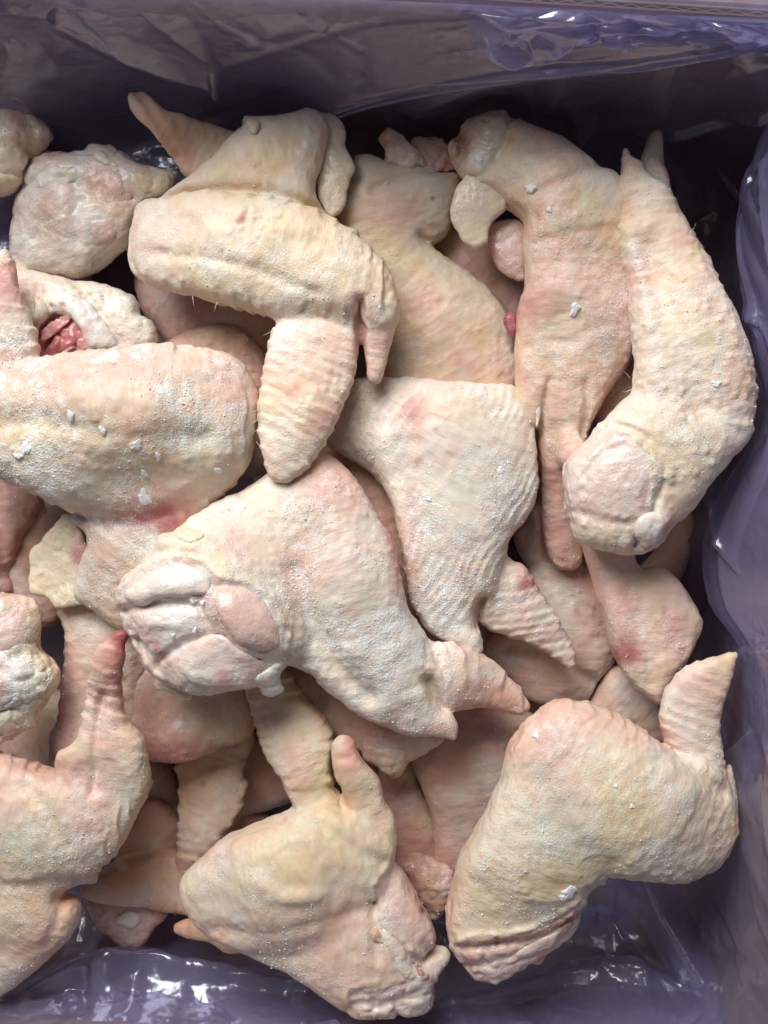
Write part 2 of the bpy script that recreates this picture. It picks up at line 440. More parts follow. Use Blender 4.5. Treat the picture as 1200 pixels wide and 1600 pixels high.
    cen = np.array([V[:, 0].mean(), V[:, 1].mean(), V[:, 2].min()])
    root = bpy.data.objects.new(name, None); C.objects.link(root); root.location = cen * S; root.empty_display_size = .02
    tag(root, label, cat, group)
    A = finish(V, col, fr_lit, flow)
    fl_ = vl[Q[:, 0]]
    for i, (pn, pm, ppo, pfl) in enumerate(pnames):
        q = Q[fl_ == i]
        if not len(q): continue
        used, inv = np.unique(q, return_inverse=True)
        at = {kk: (ty, d[used]) for kk, (ty, d) in A.items()}; at['flow'] = ('FLOAT_VECTOR', axis_flow(V[used], ppo, pfl))
        me = raw_mesh(pn, (V[used] - cen) * S, inv.reshape(q.shape), N[used] if len(pnames) > 1 else None, at)
        link(pn, me, MATS[pm], root)
    hm = heightmap(V) if (extras or flakes or hairs) else None
    for e, ex in enumerate(extras):
        F2, _, (X2, Y2, Z2), org2, Q2, _, po2 = build_field([ex], 0, ex.get('h', min(h, 3.)), k, None if 'z' in ex else hm)
        v, q = surface_nets(F2, org2, ex.get('h', min(h, 3.)))
        if not len(q): continue
        v = lap(v, q, 2, .5); n = normals(v, q); lm = ex.get('lump', 1.)
        rg = 1 - np.abs(fbm(v * np.array((1, 1, .6)), 34, 3, seed + e + 50)) * 3.2
        v = v + n * (lm * (2.4 * fbm(v, 26, 2, seed + e) + 0.7 * fbm(v, 9, 2, seed + e + 3) - 1.5 * np.clip(rg, 0, 1) ** 2))[:, None]; n = normals(v, q)
        c2, _, _ = colourise(v, ex.get('base', dict(muscle=1., pink=.4)), seed + 13 * e, ex.get('paint', paint), n)
        f2 = np.clip(ex.get('frost', .25) * (.5 + fbm(v, 50, 3, seed + 60)), 0, 1)
        me = raw_mesh(ex['n'], (v - cen) * S, q, None, finish(v, c2, f2, axis_flow(v, po2[0], ex.get('flow'))))
        o = link(ex['n'], me, MATS[ex.get('mat', 'meat')], root)
        if 'label' in ex: o['label'] = ex['label']
    # loose frost grains
    if grains:
        grains = int(grains * 2.4)
        w = np.clip(N[:, 2], 0, 1) * np.clip(fr_lit, 0, 1) ** 1.6 * np.clip(fbm(V, 34, 3, seed + 88) + .15, 0, 1) ** 1.5 + 1e-7; r = np.random.default_rng(seed)
        pk = r.choice(len(V), grains, p=w / w.sum())
        oc = np.array([(1, 0, 0), (-1, 0, 0), (0, 1, 0), (0, -1, 0), (0, 0, 1), (0, 0, -1)], float)
        ft = np.array([(0, 2, 4), (2, 1, 4), (1, 3, 4), (3, 0, 4), (2, 0, 5), (1, 2, 5), (3, 1, 5), (0, 3, 5)])
        rad = .42 + 1.0 * r.random(grains) ** 4
        vv = (oc[None] * (1 + .9 * (r.random((grains, 6, 1)) - .4)) + .25 * r.normal(size=(grains, 6, 3))) * rad[:, None, None] + (V[pk] + .3 * N[pk] + r.normal(size=(grains, 3)) * .8)[:, None]
        qq = ft[None] + 6 * np.arange(grains)[:, None, None]
        o = link('frost', raw_mesh('frost', (vv.reshape(-1, 3) - cen) * S, qq.reshape(-1, 3), smooth_shade=False), ICE, root); o['kind'] = 'stuff'
    for e, (fx, fy, rr) in enumerate(flakes):
        r = np.random.default_rng(seed * 31 + e)
        zz = hm['mean']
        for _ in range(4): q = unproj([(fx, fy)], zz)[0]; zz = float(hm['f'](q[0], q[1]))
        nn = 15; th = (np.arange(nn) + .5 * r.random(nn)) / nn * 2 * math.pi
        rads = rr * (.85 + .16 * np.sin(3 * th + 6 * r.random()) + .10 * np.sin(5 * th + 6 * r.random()) + .10 * r.normal(size=nn)); rads = np.clip(rads, rr * .5, rr * 1.3)
        ax = .5 + .35 * r.random(); rot = r.random() * 3
        ring = []
        for zo, sc in ((-2.5, 1.05), (.6, .92), (1.7, .6)):
            for t_, ra in zip(th, rads):
                a, b = ra * sc * math.cos(t_), ra * sc * math.sin(t_) * ax
                x_ = q[0] + a * math.cos(rot) - b * math.sin(rot); y_ = q[1] + a * math.sin(rot) + b * math.cos(rot)
                ring.append((x_, y_, float(hm['f'](x_, y_)) + zo + .3 * r.normal()))
        ring = np.array(ring); top = ring[2 * nn:].mean(0) + (0, 0, .3); ring = np.concatenate([ring, [top]])
        fc = []
        for s_ in (0, 1):
            for i in range(nn):
                j = (i + 1) % nn; a, b, c_, d_ = s_ * nn + i, s_ * nn + j, (s_ + 1) * nn + j, (s_ + 1) * nn + i
                fc += [(a, b, c_), (a, c_, d_)]
        fc += [(2 * nn + i, 2 * nn + (i + 1) % nn, 3 * nn) for i in range(nn)]
        link('ice_flake', raw_mesh('ice_flake', (ring - cen) * S, np.array(fc), smooth_shade=False), ICE, root)
    for e, hr in enumerate(hairs):                          # stray feather filaments: (x, y, dx, dy)
        zz = hm['mean']
        for _ in range(4): q = unproj([hr[:2]], zz)[0]; zz = float(hm['f'](q[0], q[1]))
        r = np.random.default_rng(seed * 7 + e); n_ = 7; t_ = np.linspace(0, 1, n_)
        px_ = q[0] + hr[2] * t_ + 4 * r.normal() * t_ * (1 - t_); py_ = q[1] - hr[3] * t_ + 4 * r.normal() * t_ * (1 - t_)
        pz_ = zz - 2 + 14 * t_ * (1.2 - .5 * t_); rad = .75 * (1 - .8 * t_)
        vv = []
        for i in range(n_):
            for a_ in (0, 2.094, 4.189): vv.append((px_[i] + rad[i] * math.cos(a_), py_[i] + rad[i] * math.sin(a_), pz_[i] + rad[i] * math.sin(a_ + 1)))
        fc = [(3 * i + a_, 3 * i + (a_ + 1) % 3, 3 * i + 3 + (a_ + 1) % 3, 3 * i + 3 + a_) for i in range(n_ - 1) for a_ in range(3)]
        link('feather_filament', raw_mesh('feather_filament', (np.array(vv) - cen) * S, np.array(fc)), HAIR, root)
    STATS.append((label, len(Q)))
    return root

# ------------------------------------------------------------------ table, cardboard box, plastic liner
RIM, FLOOR = 300.0, -262.0
ROT = math.radians(-3.5)
XR, XL, YT, YB = 592.0, -900.0, 662.0, -832.0
def rotz(P):
    P = np.array(P, float); c, s = math.cos(ROT), math.sin(ROT)
    return np.stack([P[:, 0] * c - P[:, 1] * s, P[:, 0] * s + P[:, 1] * c, P[:, 2]], 1)
def cardboard():
    m, nt, b, out = new_mat('brown_cardboard'); L = nt.links
    obj = nd(nt, 'ShaderNodeTexCoord').outputs['Object']
    mp = nd(nt, 'ShaderNodeMapping'); mp.inputs['Scale'].default_value = (1, 1, .08); L.new(obj, mp.inputs['Vector'])
    f = noise_n(nt, mp.outputs[0], 900, 3); g = noise_n(nt, obj, 40, 4)
    c = mix_n(nt, f, (.30, .19, .105), (.40, .26, .15)); c = mix_n(nt, ramp_n(nt, g, .35, .7, 0, .35), c, (.26, .16, .09))
    L.new(c, b.inputs['Base Color']); b.inputs['Roughness'].default_value = .8; b.inputs['Specular IOR Level'].default_value = .25
    bp = nd(nt, 'ShaderNodeBump', i_Strength=.25, i_Distance=.0004); L.new(f, bp.inputs['Height']); L.new(bp.outputs[0], b.inputs['Normal'])
    return m
CARD = cardboard()
def wood():
    m, nt, b, out = new_mat('table_wood'); L = nt.links
    obj = nd(nt, 'ShaderNodeTexCoord').outputs['Object']
    mp = nd(nt, 'ShaderNodeMapping'); mp.inputs['Scale'].default_value = (1, 9, 9); L.new(obj, mp.inputs['Vector'])
    f = noise_n(nt, mp.outputs[0], 9, 5)
    L.new(mix_n(nt, f, (.16, .09, .045), (.30, .18, .09)), b.inputs['Base Color']); b.inputs['Roughness'].default_value = .5
    return m
def slab(name, lo, hi, mat, parent=None, bev=1.5):
    lo = np.array(lo, float); hi = np.array(hi, float)
    import bmesh
    bm = bmesh.new(); bmesh.ops.create_cube(bm, size=1.0)
    for v in bm.verts: v.co = [((v.co[k] + .5) * (hi[k] - lo[k]) + lo[k]) for k in range(3)]
    bmesh.ops.bevel(bm, geom=bm.edges[:], offset=bev, segments=2, affect='EDGES')
    for v in bm.verts:
        p = rotz([v.co])[0] * S; v.co = p
    me = bpy.data.meshes.new(name); bm.to_mesh(me); bm.free()
    return link(name, me, mat, parent)
tt = slab('table_top', (-3200, -3200, FLOOR - 110), (3200, 3200, FLOOR - 22), wood(), None, 6); tag(tt, 'brown wooden table top under the cardboard box', kind='structure')
box = bpy.data.objects.new('cardboard_box', None); C.objects.link(box); box.location = (0, 0, 0)
tag(box, 'open brown cardboard box holding the frozen chicken wings inside its liner', 'box')
WT = 12.0
slab('bottom_panel', (XL - WT, YB - WT, FLOOR - 20), (XR + WT, YT + WT, FLOOR - 6), CARD, box)
def corrugated_wall(axis, a0, a1, b, sgn):
    """inner liner board, fluting and outer liner board along one side; the cut edge shows at the rim"""
    for off, nm in ((0, 'inner_face'), (WT - 3.5, 'outer_face')):
        c0, c1 = sorted((b + sgn * off, b + sgn * (off + 3.5)))
        if axis == 'x': slab('wall_panel', (a0, c0, FLOOR - 5), (a1, c1, RIM), CARD, box, .6)
        else: slab('wall_panel', (c0, a0, FLOOR - 5), (c1, a1, RIM), CARD, box, .6)
    n = int((a1 - a0) / 3.5); t = np.linspace(a0, a1, n); w = b + sgn * (WT / 2 + (WT / 2 - 4.5) * np.sin(t * 2 * math.pi / 27))
    V = []
    for z in (FLOOR - 4, RIM - 1.5):
        for th in (-.8, .8):
            V.append(np.stack([t, w + th, np.full(n, z)], 1) if axis == 'x' else np.stack([w + th, t, np.full(n, z)], 1))
    V = rotz(np.concatenate(V)) * S; i = np.arange(n - 1)
    def strip(p, q): return np.stack([p * n + i, p * n + i + 1, q * n + i + 1, q * n + i], 1)
    link('fluting', raw_mesh('fluting', V, np.concatenate([strip(0, 2), strip(1, 3), strip(2, 3)]), smooth_shade=False), CARD, box)
corrugated_wall('x', XL, XR, YT, 1); corrugated_wall('x', XL, XR, YB, -1)
corrugated_wall('y', YB - WT, YT + WT, XR, 1); corrugated_wall('y', YB - WT, YT + WT, XL, -1)
# flaps folded down and outwards
def flap(axis, a0, a1, b, sgn, L=430):
    import bmesh
    ang = math.radians(28); bm = bmesh.new(); pts = []
    for (u, w) in ((0, 0), (L * math.cos(ang), -L * math.sin(ang))):
        for t in (-5, 5):
            for a in (a0, a1):
                o = b + sgn * (u + 4 + t * math.sin(ang)); z = RIM - 8 + w + t * math.cos(ang)
                pts.append((a, o, z) if axis == 'x' else (o, a, z))
    vs_ = [bm.verts.new(rotz([p])[0] * S) for p in pts]
    for f in ((0, 1, 3, 2), (4, 6, 7, 5), (0, 4, 5, 1), (2, 3, 7, 6), (0, 2, 6, 4), (1, 5, 7, 3)): bm.faces.new([vs_[i] for i in f])
    bmesh.ops.recalc_face_normals(bm, faces=bm.faces[:])
    me = bpy.data.meshes.new('flap'); bm.to_mesh(me); bm.free(); link('flap', me, CARD, box)
flap('x', XL, XR, YT + WT, 1); flap('x', XL, XR, YB - WT, -1); flap('y', YB, YT, XR + WT, 1); flap('y', YB, YT, XL - WT, -1)

def film_material(name, col, tint, opac):
    m, nt, b, out = new_mat(name); L = nt.links
    obj = nd(nt, 'ShaderNodeTexCoord').outputs['Object']
    b.inputs['Base Color'].default_value = (*col, 1); b.inputs['Roughness'].default_value = .4; b.inputs['Specular IOR Level'].default_value = .1
    n2 = noise_n(nt, obj, 120, 2, .5)
    bp = nd(nt, 'ShaderNodeBump', i_Strength=.3, i_Distance=.003); L.new(n2, bp.inputs['Height']); L.new(bp.outputs[0], b.inputs['Normal'])
    tl = nd(nt, 'ShaderNodeBsdfTranslucent'); tl.inputs[0].default_value = (*[min(1, c * 1.5) for c in col], 1)
    m0 = nd(nt, 'ShaderNodeMixShader'); m0.inputs[0].default_value = .35; L.new(b.outputs[0], m0.inputs[1]); L.new(tl.outputs[0], m0.inputs[2])
    tr = nd(nt, 'ShaderNodeBsdfTransparent'); tr.inputs[0].default_value = (*tint, 1)
    mx = nd(nt, 'ShaderNodeMixShader'); mx.inputs[0].default_value = opac
    L.new(tr.outputs[0], mx.inputs[1]); L.new(m0.outputs[0], mx.inputs[2])
    gl = nd(nt, 'ShaderNodeBsdfGlossy'); gl.inputs['Roughness'].default_value = .19; gl.inputs['Color'].default_value = (.92, .95, 1, 1); L.new(bp.outputs[0], gl.inputs['Normal'])
    fn = nd(nt, 'ShaderNodeLayerWeight', i_Blend=.5); L.new(bp.outputs[0], fn.inputs['Normal']); sch = math_n(nt, 'MULTIPLY', math_n(nt, 'POWER', fn.outputs['Facing'], 4.5), .8)
    m2 = nd(nt, 'ShaderNodeMixShader'); L.new(math_n(nt, 'ADD', sch, .10), m2.inputs[0]); L.new(mx.outputs[0], m2.inputs[1]); L.new(gl.outputs[0], m2.inputs[2])
    L.new(m2.outputs[0], out.inputs['Surface'])
    return m
FILM = film_material('purple_film', (.47, .43, .70), (.82, .80, .93), .32)
liner = bpy.data.objects.new('plastic_liner', None); C.objects.link(liner)
tag(liner, 'crumpled translucent purple plastic liner bag lining the cardboard box', 'plastic bag')
def crumple(p, lam, seed, dirs=7):
    """sharp folds: sum of folded plane waves with warped phase"""
    r = np.random.default_rng(seed); out = 0; q = p + np.stack([fbm(p, lam * 2.2, 2, seed + k) for k in range(3)], 1) * lam * .8
    for i in range(dirs):
        d = r.normal(size=3); d /= np.linalg.norm(d); l = lam * (.6 + .9 * r.random())
        t = q @ d / l + r.random(); out = out + (np.abs((t % 1) - .5) * 4 - 1) * l / lam * (.5 + .7 * vnoise(p, lam * 2.5, seed + 90 + i))
    return out / dirs
def creases(a, z, n, box, seed, amp=(5, 18), wid=(10, 42), lean=1.0, length=(120, 420), th0=math.pi / 2):
    """long cusp-shaped folds with smooth panels between them, in the sheet's own (a, z) coordinates"""
    r = np.random.default_rng(seed); out = np.zeros(a.shape); a0, a1, z0, z1 = box
    for _ in range(n):
        ca, cz_ = a0 + (a1 - a0) * r.random(), z0 + (z1 - z0) * r.random(); th = th0 + lean * r.normal() * .6
        L = length[0] + (length[1] - length[0]) * r.random() ** 2; A = (amp[0] + (amp[1] - amp[0]) * r.random() ** 2) * (1 if r.random() < .65 else -1); w = wid[0] + (wid[1] - wid[0]) * r.random()
        da, dz = a - ca, z - cz_; u = da * math.cos(th) + dz * math.sin(th); v = -da * math.sin(th) + dz * math.cos(th) + .00035 * (r.random() - .5) * u * u
        f = np.clip(1 - (2 * u / L) ** 2, 0, 1); ww = w * (.35 + .65 * f)
        out += A * f * np.exp(-np.sqrt((v / ww) ** 2 + .0006) * np.where(v > 0, 1.0, 1.8 + 2 * r.random()))
    return out
def bag_wall():
    cr = 150.0; R_ = 150.0
    # perimeter of a rounded rectangle, anticlockwise, with inward normals
    pts = []
    def arc(cx, cy, a0):
        for a in np.linspace(a0, a0 + math.pi / 2, 26): pts.append((cx + cr * math.cos(a), cy + cr * math.sin(a), -math.cos(a), -math.sin(a)))
    def line(x0, y0, x1, y1, nx, ny):
        n = int(math.hypot(x1 - x0, y1 - y0) / 5)
        for t in np.linspace(0, 1, n)[1:-1]: pts.append((x0 + (x1 - x0) * t, y0 + (y1 - y0) * t, nx, ny))
    arc(XR - cr, YT - cr, 0); line(XR - cr, YT, XL + cr, YT, 0, -1); arc(XL + cr, YT - cr, math.pi / 2)
    line(XL, YT - cr, XL, YB + cr, 1, 0); arc(XL + cr, YB + cr, math.pi); line(XL + cr, YB, XR - cr, YB, 0, 1)
    arc(XR - cr, YB + cr, 1.5 * math.pi); line(XR, YB + cr, XR, YT - cr, -1, 0)
    P = np.array(pts); n = len(P)
    prof = []                                            # (offset inwards, z): floor - wall - over the rim - outside
    prof.append((R_ - 1, FLOOR + 6))
    for a in np.linspace(0, 1, 30)[1:]: prof.append((R_ - (R_ - 5) * math.sin(a * math.pi / 2), FLOOR + 6 + R_ * (1 - math.cos(a * math.pi / 2))))
    for t in np.linspace(0, 1, 108)[1:]: prof.append((5, FLOOR + 6 + R_ + (RIM - FLOOR - 2 - R_) * t))
    for t in np.linspace(0, 1, 8)[1:]: prof.append((5 - (WT + 12) * t, RIM + 4 + 5 * math.sin(math.pi * t)))
    for t in np.linspace(0, 1, 40)[1:]: prof.append((-WT - 8 - 46 * t * math.cos(.49), RIM + 4 - 46 * t * math.sin(.49) + 8 * t))
    prof = np.array(prof); m = len(prof)
    O = prof[None, :, 0]; Z = np.repeat(prof[None, :, 1], n, 0)
    B = np.stack([P[:, 0, None] + P[:, 2, None] * O, P[:, 1, None] + P[:, 3, None] * O, Z], 2).reshape(-1, 3)
    nrm = np.stack([np.repeat(P[:, 2, None], m, 1), np.repeat(P[:, 3, None], m, 1), np.zeros((n, m))], 2)
    inw = np.repeat(prof[None, :, 0] >= 4.9, n, 0) & (Z > FLOOR + 8)
    nrm[np.repeat(prof[None, :, 1] <= FLOOR + 7, n, 0)] = (0, 0, 1)
    nrm[(np.repeat(prof[None, :, 0], n, 0) < 4.9)] = (0, 0, 1)
    nrm = nrm.reshape(-1, 3); inw = inw.reshape(-1)
    hh = np.clip((B[:, 2] - FLOOR) / (RIM - FLOOR), 0, 1)
    sq = B * np.array((1, 1, .4))
    big = np.clip(.45 + .75 * fbm(sq, 210, 2, 3), 0, 1.4)
    am = np.where(inw, smooth(1.0, .86, hh), .75)
    arcl = np.concatenate([[0], np.cumsum(np.hypot(np.diff(P[:, 0]), np.diff(P[:, 1])))]); AL = np.repeat(arcl[:, None], m, 1).reshape(-1); per = arcl[-1]
    cz2 = np.where(inw, B[:, 2], RIM + 40 + np.abs(np.repeat(prof[None, :, 0], n, 0).reshape(-1)))
    d = am * (14 + 22 * big * smooth(1.0, .55, hh) + creases(AL, cz2, 260, (0, per, FLOOR, RIM + 60), 5, (6, 26), (10, 48), 1.1, (140, 560)) + creases(AL, cz2, 220, (0, per, FLOOR, RIM + 300), 6, (2, 7), (4, 14), 1.8, (40, 160)) + 3.0 * crumple(B, 60, 11, 4))
    d = np.maximum(d, np.where(inw, 2.0, -2.0 if True else 0)); d = np.where(inw, d, np.abs(d) * .6 + .5)
    V = rotz(B + nrm * d[:, None]) * S
    i = np.arange(n)[:, None]; j = np.arange(m - 1)[None]; i2 = (i + 1) % n
    Q = np.stack([i * m + j, i2 * m + j, i2 * m + j + 1, i * m + j + 1], 2).reshape(-1, 4)
    link('bag_wall', raw_mesh('bag_wall', V, Q), FILM, liner)
    gx = np.arange(XL + 90, XR - 88, 9.0); gy = np.arange(YB + 90, YT - 88, 9.0); GX, GY = np.meshgrid(gx, gy, indexing='ij')
    a_, b_ = GX.reshape(-1), GY.reshape(-1); bx_ = (gx[0], gx[-1], gy[0], gy[-1])
    gz = FLOOR + 22 + creases(a_, b_, 160, bx_, 15, (5, 16), (10, 44), 3., (140, 520)) + creases(a_, b_, 200, bx_, 16, (2, 5), (5, 12), 3., (40, 140))
    gz = np.maximum(gz, FLOOR + 9); nx, ny = len(gx), len(gy); i = np.arange(nx - 1)[:, None]; j = np.arange(ny - 1)[None]
    Q = np.stack([i * ny + j, (i + 1) * ny + j, (i + 1) * ny + j + 1, i * ny + j + 1], 2).reshape(-1, 4)
    link('bag_floor', raw_mesh('bag_floor', rotz(np.stack([a_, b_, gz], 1)) * S, Q), FILM, liner)
bag_wall()
def ruled(name, ctrl, nu, seed, amp=6., n_cr=60, fine=120, lean=1.0, sub=26, th0=math.pi / 2, length=(80, 320), wid=(8, 36)):
    """a loose sheet through rows of control points: ctrl[v][u] = layout points; smooth in both directions, then creased"""
    A = np.array(ctrl, float)
    rows = np.stack([spline(A[r], nu, False) for r in range(len(A))])
    cols = np.stack([spline(rows[:, c], sub, False) for c in range(rows.shape[1])], 1)
    m, n = cols.shape[:2]; V = cols.reshape(-1, 3); i = np.arange(m - 1)[:, None]; j = np.arange(n - 1)[None]
    Q = np.stack([i * n + j, i * n + j + 1, (i + 1) * n + j + 1, (i + 1) * n + j], 2).reshape(-1, 4)
    du = np.linalg.norm(np.diff(cols, axis=1), axis=2).mean(0); dv = np.linalg.norm(np.diff(cols, axis=0), axis=2).mean(1)
    a = np.concatenate([[0], np.cumsum(du)]); v = np.concatenate([[0], np.cumsum(dv)])
    AA = np.repeat(a[None], m, 0).reshape(-1); VV = np.repeat(v[:, None], n, 1).reshape(-1); bx_ = (0, a[-1], 0, v[-1])
    N = normals(V, Q)
    V = V + N * (creases(AA, VV, n_cr, bx_, seed, (amp * .4, amp), wid, lean, length, th0) + creases(AA, VV, fine, bx_, seed + 1, (amp * .1, amp * .35), (3, 10), 1.8, (25, 110)))[:, None]
    return link(name, raw_mesh(name, V * S, Q), FILM, liner)
def lp(px, py, z): q = unproj([(px, py)], z)[0]; return (q[0], q[1], z)
# slack of the bag hanging over the far rim into the box, turned back under itself
xs_ = [-200, 0, 150, 350, 540, 800, 1000, 1200, 1330]
lip = [(420, -80), (400, -60), (366, -40), (268, -20), (184, 30), (140, 130), (112, 192), (78, 254), (58, 285)]
mid = [(60, 170), (70, 160), (108, 92), (112, 88), (90, 160), (75, 220), (75, 252), (62, 285), (52, 295)]
low = [(290, -50), (280, -50), (230, -60), (205, -40), (160, 60), (120, 160), (100, 212), (72, 268), (56, 290)]
rim_ = [(-26 + .045 * x, RIM + 8) for x in xs_]
rows_ = [[], [], [], [], []]
for x, (ly, lz), (my, mz), (wy, wz), (ry, rz) in zip(xs_, lip, mid, low, rim_):
    a = np.array(lp(x, ry, rz)); l = np.array(lp(x, ly, lz))
    rows_[0].append(a); rows_[1].append(lp(x, my, mz)); rows_[2].append(lp(x, wy, wz))
    rows_[3].append(l); rows_[4].append(l + np.array((0, .5 * (a[1] - l[1]), -40)))
ruled('bag_fold', rows_, 24, 41, 15., 26, 34, .35, 30, -.12, (260, 900), (9, 40))
# pleat of slack film at the far right-hand corner
rows_ = [[lp(700, 14, 306), lp(830, 14, 312), lp(960, 24, 314), lp(1090, 34, 312), lp(1240, 40, 308)],
         [lp(730, 52, 280), lp(830, 58, 292), lp(960, 58, 296), lp(1090, 60, 298), lp(1240, 58, 298)],
         [lp(760, 92, 238), lp(820, 108, 226), lp(930, 86, 262), lp(1060, 76, 276), lp(1240, 64, 288)],
         [lp(800, 84, 216), lp(850, 92, 212), lp(940, 74, 248), lp(1060, 68, 266), lp(1240, 60, 280)]]
ruled('bag_pleat', rows_, 30, 57, 17., 46, 60, 1.0, 30, .4, (60, 260), (6, 26))

# slack standing off the right-hand wall: its free edge runs beside the wings
edge = [(120, 1215, 150), (200, 1192, 110), (300, 1150, 60), (400, 1152, 40), (520, 1190, 60), (640, 1200, 60), (760, 1135, 20), (850, 1103, 0), (940, 1112, 0), (1018, 1160, 40), (1120, 1168, 30), (1250, 1176, 10), (1400, 1170, -20), (1520, 1180, -40), (1640, 1190, -40)]
rows_ = [[], [], [], [], []]
for (y_, x_, z_) in edge:
    rows_[0].append(lp(x_ + 34, y_, z_ - 70)); rows_[1].append(lp(x_ + 4, y_, z_ - 14)); rows_[2].append(lp(x_ + 2, y_, z_ + 8)); rows_[3].append(lp(x_ * .5 + 640, y_, z_ * .5 + 130)); rows_[4].append(lp(1325, y_, RIM + 14))
ruled('bag_fold', rows_, 22, 71, 20., 46, 60, .7, 30, .25, (180, 620), (8, 34))
# slack at the near side, crumpled where it folds up towards the near rim
edge = [(-120, 1600, -50), (0, 1560, -50), (90, 1512, -60), (190, 1480, -70), (300, 1498, -80), (430, 1522, -80), (540, 1542, -80), (640, 1572, -70), (740, 1556, -80), (850, 1520, -95), (960, 1500, -110), (1060, 1530, -100), (1150, 1580, -60), (1260, 1640, -20)]
rows_ = [[], [], [], [], []]
for (x_, y_, z_) in edge:
    rows_[0].append(lp(x_, y_ - 8, z_ - 60)); rows_[1].append(lp(x_, y_, z_)); rows_[2].append(lp(x_, y_ * .5 + 1580 * .5 + 6, z_ * .6 - 12)); rows_[3].append(lp(x_, max(1625, y_ + 30), 2)); rows_[4].append(lp(x_, 1745, 110))
ruled('bag_fold', rows_, 18, 83, 15., 80, 150, 1.2)
# single sharp pleat running down into the near right corner
rows_ = [[], [], []]
for (x_, y_, z_) in [(1000, 1350, -110), (1035, 1430, -85), (1075, 1500, -60), (1110, 1560, -45), (1150, 1640, -30)]:
    rows_[0].append(lp(x_ - 34, y_ + 10, z_ - 55)); rows_[1].append(lp(x_, y_, z_)); rows_[2].append(lp(x_ + 40, y_ - 14, z_ - 60))
ruled('bag_pleat', rows_, 14, 91, 5., 16, 30, 1.2)

# ------------------------------------------------------------------ the wings: outlines in layout units, each with its own height and thickness
G = 'frozen chicken wings piled in the box'
def P_(n, poly, T, **kw): return dict(n=n, poly=poly, T=T, **kw)

# wing folded across the upper middle of the pile
make_wing('cream chicken wing folded into a Z, its ridged tip over the pile centre', [
    P_('wing_flat', [(208,345),(222,320),(255,308),(310,300),(380,305),(450,315),(510,335),(555,365),(592,398),(610,425),(618,465),(612,505),(560,515),(500,502),(439,497),(394,486),(326,469),(277,456),(232,445),(210,425),(204,385)], 58,
       z=[(230,380,40),(400,400,62),(580,450,75)], ridge=(-8, 30, 3.0, .35)),
    P_('drumette', [(240,318),(290,283),(325,255),(355,222),(380,200),(384,187),(430,184),(490,176),(512,200),(505,250),(492,295),(505,325),(545,365),(430,350),(320,335)], 50, z=[(480,200,34),(260,330,26)], k=5),
    P_('wing_tip', [(440,488),(428,510),(412,570),(402,640),(405,690),(415,730),(425,752),(450,754),(480,735),(500,705),(520,670),(540,625),(557,580),(563,540),(566,490),(500,465)], 30,
       z=[(500,490,70),(430,740,92)], ridge=(62, 19, 1.5)),
    P_('thumb', [(560,490),(566,555),(572,588),(585,600),(598,592),(606,560),(617,510),(620,470),(590,450)], 22, z=[(600,460,75),(585,590,62)]),
], base=dict(cream=1.2, yellow=.5, white=.5, pink=.25), paint=[(376,342,10,6,'rose',.9,-40),(500,660,36,20,'rose',.6,-50),(480,620,40,80,'yellow',.3,15),(562,520,10,30,'rose',.5)],
  extras=[P_('skin_flap', [(478,182),(520,178),(541,200),(543,228),(553,250),(549,290),(533,328),(518,340),(503,320),(497,295),(500,240)], 12, z=26, mat='fat', base=dict(fat=1., muscle=.6), p=.5),
          P_('skin_flap', [(383,196),(386,186),(400,186),(410,198),(395,212)], 8, mat='skin', base=dict(cream=1.), dz=2)],
  strokes=[([(250,303),(310,296),(380,300),(450,311),(512,332),(545,356)], 7, 9),([(250,400),(330,415),(420,440),(500,470)], 9, 4.5),([(300,330),(400,335),(480,355)], 16, -3),([(563,480),(565,530),(566,590)], 6, 16),([(440,505),(500,500),(555,505)], 14, 5)],
  frost=.38, seed=11, grains=300, fol=1.1, flakes=[(470,330,5)], hairs=[(300,462,4,16),(340,472,-3,14),(427,515,-14,10),(405,640,-18,6),(404,655,-14,12)])

make_wing('pale wing tip poking up behind the folded wing at the far liner', [
    P_('wing_tip', [(200,152),(206,140),(220,140),(236,152),(260,172),(300,190),(345,200),(385,215),(395,260),(340,300),(300,282),(288,276),(273,255),(255,230),(236,205),(216,186),(203,168)], 26, z=[(205,150,92),(340,250,0)]),
    P_('wing_flat', [(330,210),(400,215),(460,260),(450,320),(380,340),(310,300)], 34, z=-45)], base=dict(cream=1., yellow=.7, pink=.6), strokes=[([(225,170),(260,215),(285,260)], 6, 5)],
  paint=[(260,215,60,16,'pink',.6,45)], frost=.15, seed=12, grains=60, h=3.6)

